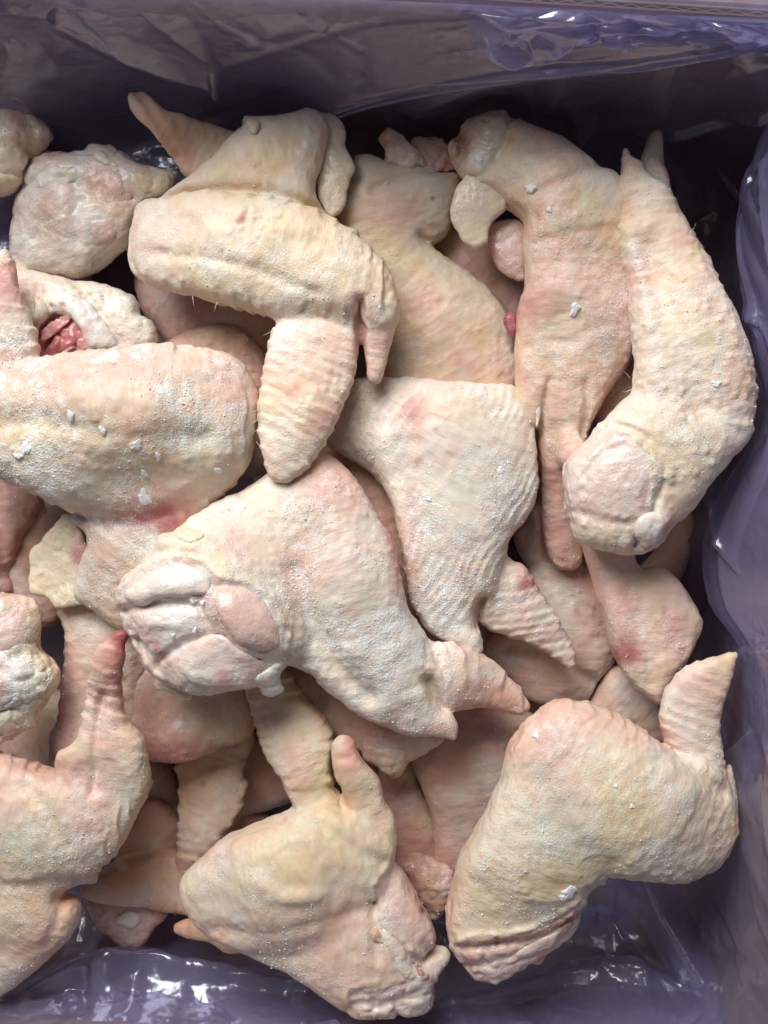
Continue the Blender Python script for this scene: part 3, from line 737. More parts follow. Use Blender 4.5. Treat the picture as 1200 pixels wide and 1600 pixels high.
# big wing at the left edge
make_wing('large frosted chicken wing at the left edge with crimson bruise in its bend', [
    P_('wing_flat', [(-60,578),(0,574),(45,566),(97,556),(180,547),(244,539),(300,543),(360,556),(392,588),(403,627),(398,672),(383,738),(337,786),(277,824),(215,836),(160,822),(124,808),(90,789),(60,774),(0,750),(-60,742)], 72,
       z=[(-20,650,70),(200,640,95),(380,640,70),(250,800,40)], ridge=(4, 27, 2.8, .45)),
    P_('drumette', [(112,800),(139,838),(128,880),(118,930),(150,955),(200,985),(260,950),(300,880),(345,780),(250,750)], 48, z=[(200,820,30),(170,940,10)], k=7),
    P_('wing_tip', [(-60,430),(-10,398),(8,388),(20,402),(30,440),(45,490),(57,522),(60,548),(45,572),(10,590),(-60,600)], 30, z=[(0,420,85),(20,570,80)], ridge=(80, 26, 4., .3)),
], base=dict(cream=.8, grey=1.0, yellow=.35, pink=.45), paint=[(120,575,240,30,'pink',.75,-4),(360,600,50,50,'pink',.55),(236,806,56,24,'red',.9,-10),(266,828,28,32,'red',.95),(215,798,90,34,'rose',.5,-8),(15,440,40,80,'rose',.65,70),(250,850,60,30,'grey',.4),(110,690,160,40,'yellow',.4,5)],
  extras=[P_('skin_flap', [(105,798),(78,832),(50,858),(47,895),(50,926),(70,931),(90,950),(130,946),(165,960),(190,978),(205,960),(170,930),(140,900),(135,850),(125,820)], 11, z=[(60,900,6),(190,970,22),(130,820,22)], mat='fat', base=dict(fat=1.,cream=.6,muscle=.4), p=.45, paint=[(125,865,14,40,'rose',.7)])],
  strokes=[([(-20,665),(100,668),(220,690),(330,690)], 16, 6),([(-20,625),(120,630),(300,640)], 24, -3),([(130,800),(200,812),(290,790),(370,740)], 16, 8)],
  frost=1.0, seed=13, grains=1100, fol=.8, flakes=[(214,695,10),(226,778,13),(247,713,7),(160,673,8),(40,700,14),(28,713,8),(225,740,6),(340,735,7),(110,650,9)], hairs=[(390,665,14,-12),(395,680,10,-10),(400,690,8,10)])

# central wing with its cut joint facing up
make_wing('central chicken wing with large cut joint of pale muscle facing up', [
    P_('wing_flat', [(467,722),(501,712),(540,733),(570,770),(597,816),(618,850),(628,905),(640,955),(665,1000),(690,1050),(690,1100),(660,1143),(623,1141),(588,1132),(553,1110),(510,1076),(484,1050),(450,1032),(430,960),(410,860),(400,770)], 62,
       z=[(500,760,35),(560,920,60),(640,1080,62)]),
    P_('drumette', [(255,842),(275,832),(310,800),(380,764),(440,735),(500,712),(560,780),(540,900),(490,1010),(448,1040),(420,1062),(330,1084),(262,1066),(228,1030),(208,1000),(190,955),(183,930),(205,895)], 78, z=[(300,970,95),(480,800,35)]),
    P_('wing_tip', [(650,985),(675,1002),(700,1002),(740,1019),(770,1028),(796,1058),(822,1089),(828,1108),(805,1117),(779,1108),(753,1104),(709,1112),(670,1110),(640,1060)], 30, z=[(660,1050,55),(820,1105,25)], ridge=(10, 26, 2.2)),
    P_('thumb', [(640,1085),(675,1090),(705,1117),(717,1136),(711,1157),(692,1152),(657,1149),(620,1141),(610,1110)], 24, z=[(640,1110,66),(710,1145,74)]),
], base=dict(cream=.9, pink=.8, grey=.6, white=.4), paint=[(520,760,70,60,'pink',.6),(618,870,16,80,'rose',.6,-8),(560,900,50,150,'grey',.5,-22),(735,1100,46,12,'rose',.6,-4),(800,1095,34,20,'rose',.35,35),(690,1140,34,14,'pink',.6),(790,1090,40,20,'orange',.35),(330,880,120,30,'fat',.6,35)],
  strokes=[([(465,890),(490,960),(530,1030),(580,1080)], 17, 11),([(530,800),(570,900),(610,1010)], 30, -3),([(265,840),(330,850),(390,890),(430,945),(445,1000)], 15, -9),([(668,1060),(690,1105)], 9, 12),([(215,890),(290,850)], 8, 3),([(328,915),(334,945),(352,982),(385,1010),(415,1025)], 6, 9),([(312,884),(345,906),(385,910),(420,934)], 6, 5),([(208,948),(245,938),(290,933),(325,938)], 6, 7),([(370,945),(405,985)], 26, -9),([(225,918),(300,906)], 16, -7),([(265,1022),(300,996),(335,984),(365,990)], 6, 7),([(310,1040),(400,1058)], 20, -8),([(232,992),(248,1012),(262,1032)], 6, 8),([(340,1035),(352,1065)], 5, 5),([(250,960),(300,965)], 14, -4)],
  cuts=[P_('cut_face', [(186,935),(205,903),(232,884),(270,872),(312,880),(345,905),(385,912),(422,938),(444,980),(444,1020),(430,1050),(405,1080),(345,1088),(290,1072),(250,1050),(222,1015),(200,970)], 1, rag=.28, base=dict(muscle=1., white=.7, pink=.35),
            paint=[(275,965,44,28,'cart',.75),(262,1010,30,22,'cart',.7),(246,1014,10,26,'rose',.85,-35),(385,965,46,44,'pink',.35),(335,960,7,40,'rose',.4,-25),(350,1065,12,26,'rose',.45,-30),(260,900,60,16,'pink',.3,-8),(415,1050,26,16,'fat',.6),(335,1075,60,12,'cart',.5)])],
  extras=[P_('exposed_muscle', [(336,930),(352,918),(386,918),(418,942),(438,980),(436,1010),(405,1018),(372,1002),(345,970)], 17, dz=-5, base=dict(muscle=1., pink=.35), paint=[], lump=.4, p=.6, frost=.15),
          P_('exposed_muscle', [(192,932),(212,906),(245,888),(285,882),(316,890),(330,908),(322,928),(290,932),(250,936),(222,948)], 13, dz=-4, base=dict(muscle=1., white=.5), paint=[], lump=.4, p=.6, frost=.15),
          P_('exposed_muscle', [(276,1044),(292,1012),(322,992),(352,994),(385,1018),(418,1040),(408,1070),(345,1080),(300,1068)], 14, dz=-5, base=dict(muscle=1., white=.4, pink=.3), paint=[(350,1060,12,26,'rose',.5,-30)], lump=.6, p=.6, frost=.4),
          P_('cartilage', [(392,1058),(415,1046),(436,1038),(446,1046),(440,1060),(445,1076),(430,1087),(408,1082)], 13, dz=-2, mat='fat', base=dict(cart=1.), lump=1.4),
          P_('fat', [(272,838),(290,826),(312,826),(322,838),(300,850)], 8, dz=0, mat='fat', base=dict(fat=1.)),
          P_('skin_flap', [(208,1000),(232,1020),(262,1040),(290,1068),(300,1090),(285,1096),(262,1080),(246,1078),(240,1056),(222,1040)], 9, z=72, mat='fat', base=dict(fat=1., muscle=.5), p=.5)],
  frost=.85, seed=14, grains=900, fol=.9, flakes=[(300,940,5),(316,942,5),(305,985,7),(270,995,6)])

make_wing('frosty wrinkled chicken wing right of centre, folded with tip to lower right', [
    P_('wing_flat', [(540,610),(566,592),(623,590),(683,595),(753,599),(802,604),(825,640),(836,680),(840,730),(841,764),(826,803),(798,842),(785,880),(770,930),(745,965),(700,985),(665,972),(640,935),(629,863),(618,811),(605,768),(584,733),(545,690)], 62,
       z=[(580,620,-8),(780,650,5),(700,900,22)], ridge=(150, 15, 1.2, .1), flow=60),
    P_('drumette', [(503,676),(525,645),(550,605),(600,600),(640,680),(605,745),(580,735),(545,716),(512,697)], 36, z=-14),
    P_('wing_tip', [(770,860),(800,875),(818,882),(831,902),(870,959),(891,1002),(899,1028),(891,1046),(874,1033),(848,1016),(813,999),(770,986),(740,960),(740,900)], 28, z=[(780,920,10),(890,1035,5)], ridge=(100, 15, 1.3)),
    P_('thumb', [(690,930),(735,950),(752,990),(754,1016),(745,1026),(728,1024),(709,1007),(683,994),(665,970)], 26, z=[(700,950,22),(745,1015,34)]),
], base=dict(white=.9, cream=.7, grey=.7, pink=.4), paint=[(647,645,20,28,'rose',.65),(825,912,22,18,'red',.8),(870,990,30,40,'rose',.4,55),(640,840,22,90,'pink',.5),(820,960,60,24,'pink',.5,55),(720,640,80,30,'yellow',.3),(560,640,30,40,'yellow',.3),(560,700,40,16,'brown',.3,30)],
  strokes=[([(640,700),(660,800),(690,900)], 20, 5),([(752,935),(742,975)], 8, 10),([(600,690),(620,780),(640,880)], 16, -4)],
  frost=.9, seed=15, grains=900, fol=.7, flakes=[(783,735,8),(795,722,6),(670,780,5)])

make_wing('tan smooth-skinned chicken wing wedged behind the folded wing, upper middle', [
    P_('drumette', [(520,340),(540,280),(556,246),(592,248),(618,262),(660,262),(712,272),(716,300),(705,350),(695,370),(677,378),(655,374),(660,410),(640,470),(580,470),(540,400)], 46, z=[(620,260,-32),(640,380,-42)]),
    P_('wing_flat', [(560,360),(620,350),(655,372),(690,400),(735,430),(782,478),(806,530),(812,610),(760,660),(620,650),(590,560),(590,450)], 60, z=[(640,400,-47),(760,520,-52)])],
  base=dict(yellow=.6, cream=.9, grey=.5, pink=.3), paint=[(700,560,120,60,'brown',.3),(600,330,60,50,'pink',.4),(676,310,4,4,'red',.9),(640,520,60,80,'orange',.25)],
  extras=[P_('exposed_muscle', [(594,216),(610,206),(630,208),(644,224),(660,240),(664,258),(640,270),(618,262),(602,250)], 22, z=-10, base=dict(pink=1., white=.8, rose=.2), lump=3.4, p=.5),
          P_('exposed_muscle', [(636,226),(668,218),(700,222),(716,262),(690,278),(650,272)], 18, z=-26, base=dict(rose=.5, pink=1.), lump=3.2, p=.5),
          P_('skin_flap', [(590,300),(598,280),(613,255),(618,270),(612,290),(600,310)], 8, dz=-9, mat='skin', base=dict(cream=1.))],
  strokes=[([(585,312),(610,300),(650,285),(700,272)], 8, 7),([(640,345),(665,360),(690,372)], 7, 3)], frost=.12, seed=16, grains=80, fol=.8, lump=1.)

make_wing('chicken wing with translucent muscle lobe at its cut end, upper right of pile', [
    P_('drumette', [(703,226),(728,198),(771,179),(799,188),(866,216),(905,241),(923,258),(968,284),(985,340),(985,420),(900,430),(822,400),(819,345),(790,320),(740,290),(712,262)], 60, z=[(760,230,20),(900,330,40)]),
    P_('wing_flat', [(822,380),(860,330),(960,330),(990,420),(990,500),(985,560),(950,615),(925,650),(880,665),(840,650),(815,600),(804,540),(808,492),(820,445)], 52, z=[(900,420,35),(880,570,15)]),
    P_('wing_tip', [(830,560),(880,540),(930,570),(938,600),(936,630),(915,690),(905,760),(910,830),(908,878),(890,892),(865,886),(850,850),(845,800),(846,735),(838,672),(830,620)], 34, z=[(880,580,10),(880,880,-40)]),
    P_('thumb', [(812,555),(850,545),(862,580),(850,630),(836,668),(815,664),(799,660),(806,625)], 26, z=[(835,570,20),(815,655,22)]),
    P_('thumb', [(874,720),(872,678),(884,664),(900,672),(914,695),(905,740)], 22, z=26),
], base=dict(cream=.9, pink=.8, yellow=.35, grey=.3), paint=[(735,230,22,34,'brown',.75,20),(835,475,54,42,'rose',.5,-50),(880,600,60,80,'pink',.4),(880,820,50,100,'rose',.6),(950,560,50,60,'brown',.3),(900,720,40,60,'pink',.4)],
  extras=[P_('exposed_muscle', [(704,318),(716,288),(742,266),(770,275),(792,318),(775,342),(763,362),(758,380),(741,389),(722,374),(706,345)], 12, z=[(740,300,36),(745,380,26)], base=dict(muscle=.6, fat=1.), lump=.6, p=.5),
          P_('exposed_muscle', [(758,362),(785,345),(823,352),(826,432),(802,437),(772,412)], 15, z=-4, base=dict(muscle=1., pink=.5, purple=.3), paint=[(768,390,10,30,'red',.6)]),
          P_('blood_clot', [(786,495),(796,487),(805,490),(808,510),(802,528),(790,515)], 9, z=12, base=dict(red=1.)),
          P_('tendon', [(836,600),(842,590),(846,620),(843,660),(837,668),(834,640)], 5, z=38, mat='fat', base=dict(fat=1., white=.5))],
  cuts=[P_('cut_face', [(700,230),(727,198),(770,180),(796,190),(790,225),(772,255),(752,278),(722,284),(706,262)], 1, rag=.9, base=dict(fat=.7, muscle=.7, cream=.6), paint=[(722,226,20,34,'brown',.9,25),(735,205,20,14,'pink',.5),(748,250,16,14,'cart',.7)])],
  strokes=[([(795,195),(785,240),(760,280)], 7, 6),([(715,215),(722,235),(718,255)], 9, 9),([(830,320),(880,300),(940,270)], 8, 5),([(822,395),(880,385),(950,375)], 8, 2.5),([(852,600),(846,640),(842,680)], 6, 6),([(908,600),(912,640),(906,680)], 5, 6),([(850,300),(850,420),(840,520)], 26, -4)],
  frost=.45, seed=17, grains=450, fol=.7, flakes=[(748,250,9),(829,294,9),(858,327,6),(899,483,12)], hairs=[(805,570,-10,4)])

make_wing('bumpy cream chicken wing standing along the right liner with cut joint below', [
    P_('wing_flat', [(966,300),(990,285),(1022,285),(1044,300),(1058,325),(1079,367),(1109,419),(1135,475),(1157,523),(1170,562),(1176,627),(1172,665),(1150,700),(1100,700),(1040,690),(1000,660),(990,614),(993,562),(988,510),(979,445),(969,390),(964,354),(971,332)], 62,
       z=[(1000,330,75),(1110,600,95)], ridge=(95, 26, 1.5, .2)),
    P_('drumette', [(949,654),(985,618),(1060,600),(1160,660),(1157,697),(1131,727),(1105,757),(1087,788),(1042,830),(1010,858),(960,864),(905,846),(890,815),(882,775),(884,725),(912,695)], 72, z=[(960,770,75),(1110,680,90)]),
    P_('wing_tip', [(975,234),(983,243),(1001,254),(1016,280),(1036,310),(1010,350),(980,345),(966,320),(968,280)], 28, z=[(980,240,62),(1000,330,72)]),
    P_('thumb', [(1003,252),(1014,215),(1027,203),(1036,213),(1038,258),(1046,295),(1040,330),(1010,320),(1005,280)], 18, z=[(1025,210,28),(1030,310,52)]),
], base=dict(cream=1.2, white=.7, yellow=.25, pink=.3), paint=[(1035,480,26,110,'yellow',.35,-12),(1010,430,22,80,'pink',.4),(985,310,16,40,'pink',.5),(940,840,60,16,'fat',.5)],
  strokes=[([(1003,400),(1025,480),(1048,570),(1075,640)], 22, 9),([(985,400),(998,500),(1006,600)], 12, -4),([(1060,380),(1110,480),(1140,600)], 22, -3),([(955,665),(985,680),(1012,715),(1020,745)], 8, -6),([(1000,690),(1030,720),(1030,790)], 9, 3),([(950,666),(985,682),(1011,712),(1019,745),(1008,790),(992,826),(985,850)], 5, 9),([(905,745),(930,715),(960,700)], 6, 3),([(895,800),(940,815),(985,815)], 6, 3)],
  cuts=[P_('cut_face', [(882,730),(905,698),(928,678),(952,668),(985,680),(1010,708),(1019,742),(1012,790),(1040,815),(1020,850),(960,866),(905,848),(888,810)], 1, rag=.22, base=dict(muscle=1., white=.9, pink=.25), paint=[(940,700,60,14,'pink',.35,-30),(940,835,66,22,'fat',.55),(1008,770,6,40,'rose',.4,8),(1020,830,26,22,'cart',.6)])],
  extras=[P_('cartilage', [(996,808),(1012,798),(1035,802),(1048,815),(1025,848),(1005,857),(992,835)], 16, dz=-3, mat='fat', base=dict(cart=.7, muscle=.5), lump=1.4),
          P_('skin_flap', [(925,680),(945,655),(980,622),(990,632),(962,664),(940,690)], 9, z=58, mat='fat', base=dict(cart=.5, fat=.7), p=.5)],
  frost=.45, seed=18, grains=420, fol=1.2, flakes=[(1120,600,8)], hairs=[(985,590,-14,-10),(988,608,-16,4),(1079,362,5,-10)])

make_wing('small pink-beige chicken wing under the right-hand cut joint with wine-red bruise', [
    P_('drumette', [(905,820),(990,820),(992,870),(1000,892),(1010,950),(1000,1010),(965,1020),(955,1000),(938,945),(926,898)], 36, z=[(950,850,-20),(980,980,0)]),
    P_('wing_flat', [(985,900),(1005,889),(1030,887),(1060,910),(1090,960),(1093,982),(1075,1030),(1045,1070),(1030,1101),(1005,1086),(970,1046),(952,1000),(960,960)], 46, z=[(1040,960,-5),(1020,1080,5)])],
  base=dict(cream=.9, pink=.9, white=.4), paint=[(974,1014,30,36,'red',.85),(970,950,26,60,'pink',.5)], strokes=[([(975,930),(1000,990),(1010,1060)], 12, 5)], frost=.35, seed=19, grains=150, fol=.7)

make_wing('big smooth chicken wing at the lower right with fan-like tip touching the liner', [
    P_('wing_flat', [(795,1170),(810,1145),(835,1120),(870,1096),(920,1100),(960,1115),(1000,1135),(1045,1170),(1100,1185),(1128,1215),(1146,1260),(1146,1305),(1126,1345),(1100,1361),(1060,1373),(1000,1371),(950,1366),(905,1375),(830,1330),(785,1250)], 76,
       z=[(860,1160,70),(1000,1250,85),(1120,1280,60)], ridge=(-28, 24, 1.8, .5)),
    P_('drumette', [(780,1225),(840,1180),(940,1240),(945,1366),(930,1376),(915,1391),(910,1410),(900,1437),(875,1466),(825,1496),(795,1516),(765,1528),(735,1521),(710,1486),(697,1436),(705,1390),(715,1345),(740,1305),(760,1265)], 72, z=[(870,1250,65),(780,1480,30)]),
    P_('wing_tip', [(1045,1172),(1030,1125),(1035,1085),(1060,1050),(1095,1031),(1130,1022),(1153,1018),(1147,1045),(1136,1080),(1125,1125),(1127,1175),(1130,1225),(1090,1230)], 26, z=[(1090,1190,62),(1140,1030,70)], ridge=(70, 17, 1.4)),
    P_('thumb', [(1105,1230),(1130,1215),(1140,1194),(1146,1225),(1149,1275),(1146,1308),(1120,1300)], 20, z=46),
], base=dict(cream=1., yellow=.6, white=.6, pink=.3), paint=[(960,1130,130,28,'pink',.6,18),(850,1150,50,40,'pink',.35),(880,1300,70,60,'grey',.5),(760,1400,80,60,'yellow',.4),(1080,1080,40,50,'pink',.45)],
  cuts=[P_('cut_face', [(712,1478),(745,1464),(775,1464),(810,1459),(835,1452),(870,1434),(908,1412),(905,1440),(880,1470),(828,1500),(796,1520),(766,1532),(733,1525),(714,1500)], 1, base=dict(muscle=1., pink=.5, white=.3), paint=[(775,1467,5,12,'red',.8),(735,1500,14,8,'rose',.6),(740,1470,44,6,'brown',.5),(840,1454,46,7,'brown',.45,-20),(770,1492,40,10,'pink',.5,-10),(855,1468,50,12,'cart',.6,-30)])],
  extras=[P_('cartilage', [(806,1494),(820,1480),(860,1456),(895,1436),(898,1442),(876,1468),(830,1496)], 5, dz=-1, mat='fat', base=dict(muscle=1., cart=.5)),
          P_('meat_shred', [(826,1490),(848,1482),(853,1492),(842,1506),(830,1502)], 9, z=-5, base=dict(pink=1., orange=.3))],
  strokes=[([(835,1210),(870,1290),(930,1330)], 26, 6),([(718,1476),(770,1465),(835,1454),(905,1416)], 6, 7),([(720,1462),(780,1452),(840,1440),(900,1404)], 9, -4),([(728,1512),(790,1486),(850,1462)], 5, 4),([(750,1485),(765,1505)], 4, 3),([(1035,1160),(1080,1200),(1120,1230)], 10, 7),([(745,1330),(800,1380),(860,1400)], 30, -4)],
  frost=.55, seed=20, grains=500, fol=1., flakes=[(890,1396,13),(880,1404,8),(838,1148,8),(988,1260,5),(962,1228,4)])

make_wing('chicken wing at the bottom centre with upright thumb and cut shoulder at lower right', [
    P_('wing_flat', [(460,1265),(435,1275),(393,1290),(352,1308),(322,1333),(288,1365),(281,1392),(293,1423),(312,1450),(343,1467),(400,1480),(500,1470),(580,1420),(612,1350),(615,1310),(570,1270),(510,1255)], 64,
       z=[(310,1390,25),(450,1370,55),(590,1300,50)]),
    P_('drumette', [(345,1440),(450,1400),(580,1370),(614,1350),(648,1396),(672,1437),(680,1467),(662,1485),(693,1481),(702,1497),(678,1530),(672,1571),(627,1580),(568,1581),(531,1567),(493,1542),(447,1512),(385,1487)], 66, z=[(400,1460,30),(640,1500,38)]),
    P_('wing_tip', [(385,1080),(395,1060),(440,1040),(472,1083),(506,1121),(520,1154),(516,1196),(522,1222),(535,1250),(550,1290),(480,1300),(458,1256),(447,1237),(435,1212),(414,1179),(404,1154),(397,1121)], 32, z=[(430,1060,-5),(500,1250,35)], ridge=(-80, 19, 2.6, .1)),
    P_('thumb', [(530,1240),(519,1192),(519,1164),(534,1150),(552,1155),(564,1183),(593,1217),(602,1250),(617,1276),(614,1310),(580,1330),(540,1290)], 25, z=[(545,1165,62),(580,1280,48)]),
], base=dict(yellow=.7, cream=.8, grey=.7, pink=.25), paint=[(545,1180,22,40,'pink',.7),(548,1160,12,14,'rose',.6),(600,1280,24,40,'pink',.4),(455,1370,60,36,'yellow',.55),(520,1450,60,30,'pink',.3,-30),(390,1310,70,16,'pink',.35,-25),(640,1450,50,70,'muscle',.6)],
  cuts=[P_('cut_face', [(586,1392),(600,1366),(616,1348),(650,1394),(676,1437),(684,1467),(660,1490),(634,1468),(612,1450),(596,1430)], 1, rag=.3, base=dict(muscle=1., purple=.25, pink=.3), paint=[(660,1422,6,7,'red',.9),(620,1436,4,5,'rose',.6),(668,1475,10,16,'purple',.7),(672,1450,12,20,'cart',.5)]),
        P_('cut_face', [(545,1562),(552,1546),(575,1544),(592,1550),(618,1538),(650,1530),(680,1536),(676,1576),(627,1586),(568,1586)], 1, base=dict(muscle=1., white=.6, pink=.3), paint=[(645,1520,26,14,'cart',.7),(600,1565,6,20,'cart',.6),(622,1556,5,20,'cart',.6)])],
  extras=[P_('cut_bone', [(582,1455),(590,1452),(600,1466),(604,1478),(592,1478),(582,1468)], 6, dz=0, base=dict(rose=.8, orange=.5), lump=1.6),
          P_('cut_bone', [(640,1494),(650,1500),(664,1514),(669,1526),(658,1530),(646,1516)], 7, dz=0, base=dict(rose=.5, brown=.5), lump=2.),
          P_('cartilage', [(596,1448),(612,1456),(630,1478),(640,1500),(646,1520),(632,1530),(612,1500),(600,1478)], 9, dz=-3, mat='fat', base=dict(cart=1., fat=.3))],
  strokes=[([(583,1395),(585,1440),(590,1470)], 7, 6),([(410,1350),(450,1372),(500,1368)], 12, -6),([(440,1270),(500,1275),(545,1300),(600,1335)], 12, 5),([(527,1225),(540,1255)], 8, 12),([(340,1440),(430,1430),(560,1400)], 12, 3),([(545,1562),(553,1546),(575,1543),(592,1550),(614,1540),(650,1528)], 5, 5),([(586,1392),(596,1432),(614,1452),(640,1474),(660,1488)], 5, 6),([(616,1545),(622,1575)], 4, 4),([(570,1562),(600,1566)], 14, -4)],
  frost=.3, seed=21, grains=350, fol=.8)

make_wing('chicken wing at the lower left corner with red-edged tip pointing up', [
    P_('wing_flat', [(-70,1178),(-10,1176),(30,1186),(81,1203),(120,1190),(180,1200),(225,1225),(214,1268),(195,1315),(162,1352),(126,1369),(60,1375),(-70,1370)], 60, z=[(0,1270,35),(180,1270,40)], ridge=(5, 20, 2.4, .35)),
    P_('drumette', [(-70,1350),(60,1345),(130,1360),(122,1374),(100,1398),(122,1408),(122,1445),(89,1487),(49,1520),(4,1553),(-70,1590)], 56, z=[(60,1380,24),(0,1500,5)], k=34),
    P_('wing_tip', [(204,987),(183,984),(158,1003),(143,1023),(140,1056),(131,1112),(122,1153),(91,1177),(87,1205),(110,1250),(170,1270),(205,1250),(231,1222),(222,1158),(204,1137),(192,1088),(192,1047),(200,1003)], 30, z=[(190,1000,85),(165,1130,60),(160,1250,42)], ridge=(75, 26, 2.0, .2)),
    P_('thumb', [(150,1240),(158,1190),(168,1160),(192,1140),(215,1150),(229,1200),(230,1235),(205,1275),(165,1280)], 27, z=[(195,1170,60),(190,1260,48)]),
], base=dict(cream=.8, yellow=.5, pink=.6, grey=.5), paint=[(193,1012,22,60,'red',.9,10),(185,990,30,16,'red',.8),(170,1050,30,60,'rose',.35),(60,1200,100,24,'rose',.5,10),(200,1190,30,50,'orange',.25),(60,1320,120,40,'grey',.4),(20,1430,80,60,'yellow',.4),(100,1430,16,36,'orange',.45,15)],
  strokes=[([(172,1080),(164,1130),(160,1175),(158,1225)], 7, 7),([(60,1220),(90,1250),(120,1300)], 10, 4),([(20,1368),(80,1366),(125,1366)], 9, 4),([(100,1400),(92,1440),(80,1470)], 8, 4)],
  frost=.5, seed=22, grains=450, fol=.8)

make_wing('pinkish chicken wing standing upright under the large left wing', [
    P_('wing_flat', [(80,900),(180,915),(240,950),(235,1080),(215,1190),(120,1235),(86,1180),(92,1120),(100,1050),(103,990)], 46, z=[(150,950,-45),(150,1150,-60)], ridge=(85, 22, 2., .3)),
    P_('drumette', [(86,1130),(200,1130),(215,1210),(150,1260),(90,1230)], 36, z=-85)],
  base=dict(cream=.6, pink=.8, grey=.5, purple=.2), paint=[(96,1120,22,120,'purple',.7,5)], frost=.3, seed=23, grains=160, h=3.6)

make_wing('pink-edged rounded wing flat with pale round patch below the central cut joint', [
    P_('wing_flat', [(185,1020),(300,1030),(400,1050),(396,1140),(347,1169),(300,1188),(255,1190),(220,1179),(203,1137),(188,1085)], 46, z=[(200,1060,-60),(300,1130,-45)])],
  base=dict(cream=.6, pink=.7, yellow=.4, purple=.3), paint=[(270,1178,110,26,'rose',.7,-5),(225,1090,40,50,'purple',.5),(280,1132,13,12,'white',.8)], frost=.3, seed=24, grains=160, h=3.6)

make_wing('tan wing tip with scalloped right edge hanging into the dark gap', [
    P_('wing_tip', [(280,1190),(279,1234),(277,1316),(273,1348),(281,1365),(300,1360),(337,1324),(357,1296),(378,1267),(386,1242),(386,1215),(378,1190),(370,1150),(320,1150)], 22, z=[(330,1190,-105),(285,1355,-85)], ridge=(84, 25, 3.0, .4)),
    P_('wing_flat', [(270,1100),(380,1100),(390,1180),(330,1215),(280,1195)], 30, z=-120)],
  base=dict(yellow=.7, cream=.6, orange=.3), paint=[(340,1230,40,60,'brown',.35),(300,1320,26,40,'white',.45)], frost=.1, seed=25, grains=20, h=3.4)

make_wing('orange-tinged drumette lying low with its gristly cut end showing, bottom left', [
    P_('drumette', [(122,1394),(140,1374),(165,1360),(195,1337),(264,1326),(310,1340),(340,1400),(320,1440),(292,1428),(262,1424),(227,1414),(180,1412),(142,1408)], 34, z=[(140,1390,-110),(270,1370,-110)])],
  base=dict(orange=.6, cream=.7, pink=.6), frost=.1, seed=26, grains=30, h=3.4,
  extras=[P_('exposed_muscle', [(140,1405),(143,1430),(156,1455),(170,1460),(184,1475),(200,1481),(230,1470),(246,1450),(262,1425),(250,1405),(195,1392)], 30, z=-135, base=dict(pink=.9, muscle=.6, rose=.3), lump=1.8),
          P_('cartilage', [(180,1432),(205,1420),(222,1432),(210,1450),(188,1448)], 10, z=-110, mat='fat', base=dict(cart=.8, pink=.4), lump=1.4)])

make_wing('cut wing joint crusted with white frost at the left edge below the bruised wing', [
    P_('drumette', [(-70,922),(0,926),(49,936),(63,966),(60,1012),(87,1042),(93,1063),(76,1095),(62,1110),(57,1136),(30,1146),(8,1161),(-70,1168)], 48, z=30)],
  base=dict(muscle=.8, fat=.8, white=.5), rag=1., frost=.9, lump=1.2, fol=.2, seed=27, grains=500, mat='meat', paint=[(5,1075,16,22,'rose',.6)],
  extras=[P_('cartilage', [(-30,1040),(10,1020),(50,1030),(80,1052),(70,1085),(40,1100),(0,1110),(-30,1100)], 22, dz=-6, mat='fat', base=dict(cart=1.), lump=2.4, frost=1.),
          P_('exposed_muscle', [(-30,945),(20,940),(48,955),(50,1000),(20,1020),(-30,1015)], 12.4, dz=-6, base=dict(muscle=1.,grey=.4)),
          P_('cartilage', [(-10,1110),(30,1108),(50,1118),(40,1136),(5,1145),(-20,1140)], 12, dz=-6, mat='fat', base=dict(cart=1., fat=.5), lump=2.)], flakes=[(48,1040,7),(30,1060,8),(10,1040,6)])

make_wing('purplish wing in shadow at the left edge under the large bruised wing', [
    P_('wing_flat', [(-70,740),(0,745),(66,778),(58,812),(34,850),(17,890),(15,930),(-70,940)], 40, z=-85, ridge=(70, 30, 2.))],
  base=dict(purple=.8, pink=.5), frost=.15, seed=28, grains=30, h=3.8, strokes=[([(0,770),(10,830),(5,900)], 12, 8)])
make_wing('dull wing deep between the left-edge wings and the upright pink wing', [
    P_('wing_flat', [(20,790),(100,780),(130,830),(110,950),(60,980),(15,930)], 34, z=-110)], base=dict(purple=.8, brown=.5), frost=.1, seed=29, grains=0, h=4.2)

make_wing('cut wing end with dark cavity in the top left corner', [
    P_('drumette', [(-70,148),(0,150),(30,160),(60,181),(80,204),(82,217),(64,240),(46,250),(36,276),(15,300),(-70,308)], 46, z=15)],
  base=dict(white=.6, muscle=.6, cream=.5), rag=.6, frost=.2, seed=30, grains=60, fol=.2, lump=1.3, mat='meat', paint=[(52,222,20,30,'brown',.8,10)], strokes=[([(46,190),(54,215),(50,240)], 12, 8)],
  extras=[P_('exposed_muscle', [(-30,225),(10,228),(38,232),(44,255),(20,275),(-30,270)], 9.9, dz=-5, base=dict(white=1., muscle=.5)),
          P_('fat', [(-20,272),(14,270),(30,280),(14,300),(-20,302)], 12, dz=-6, mat='fat', base=dict(fat=1.))])

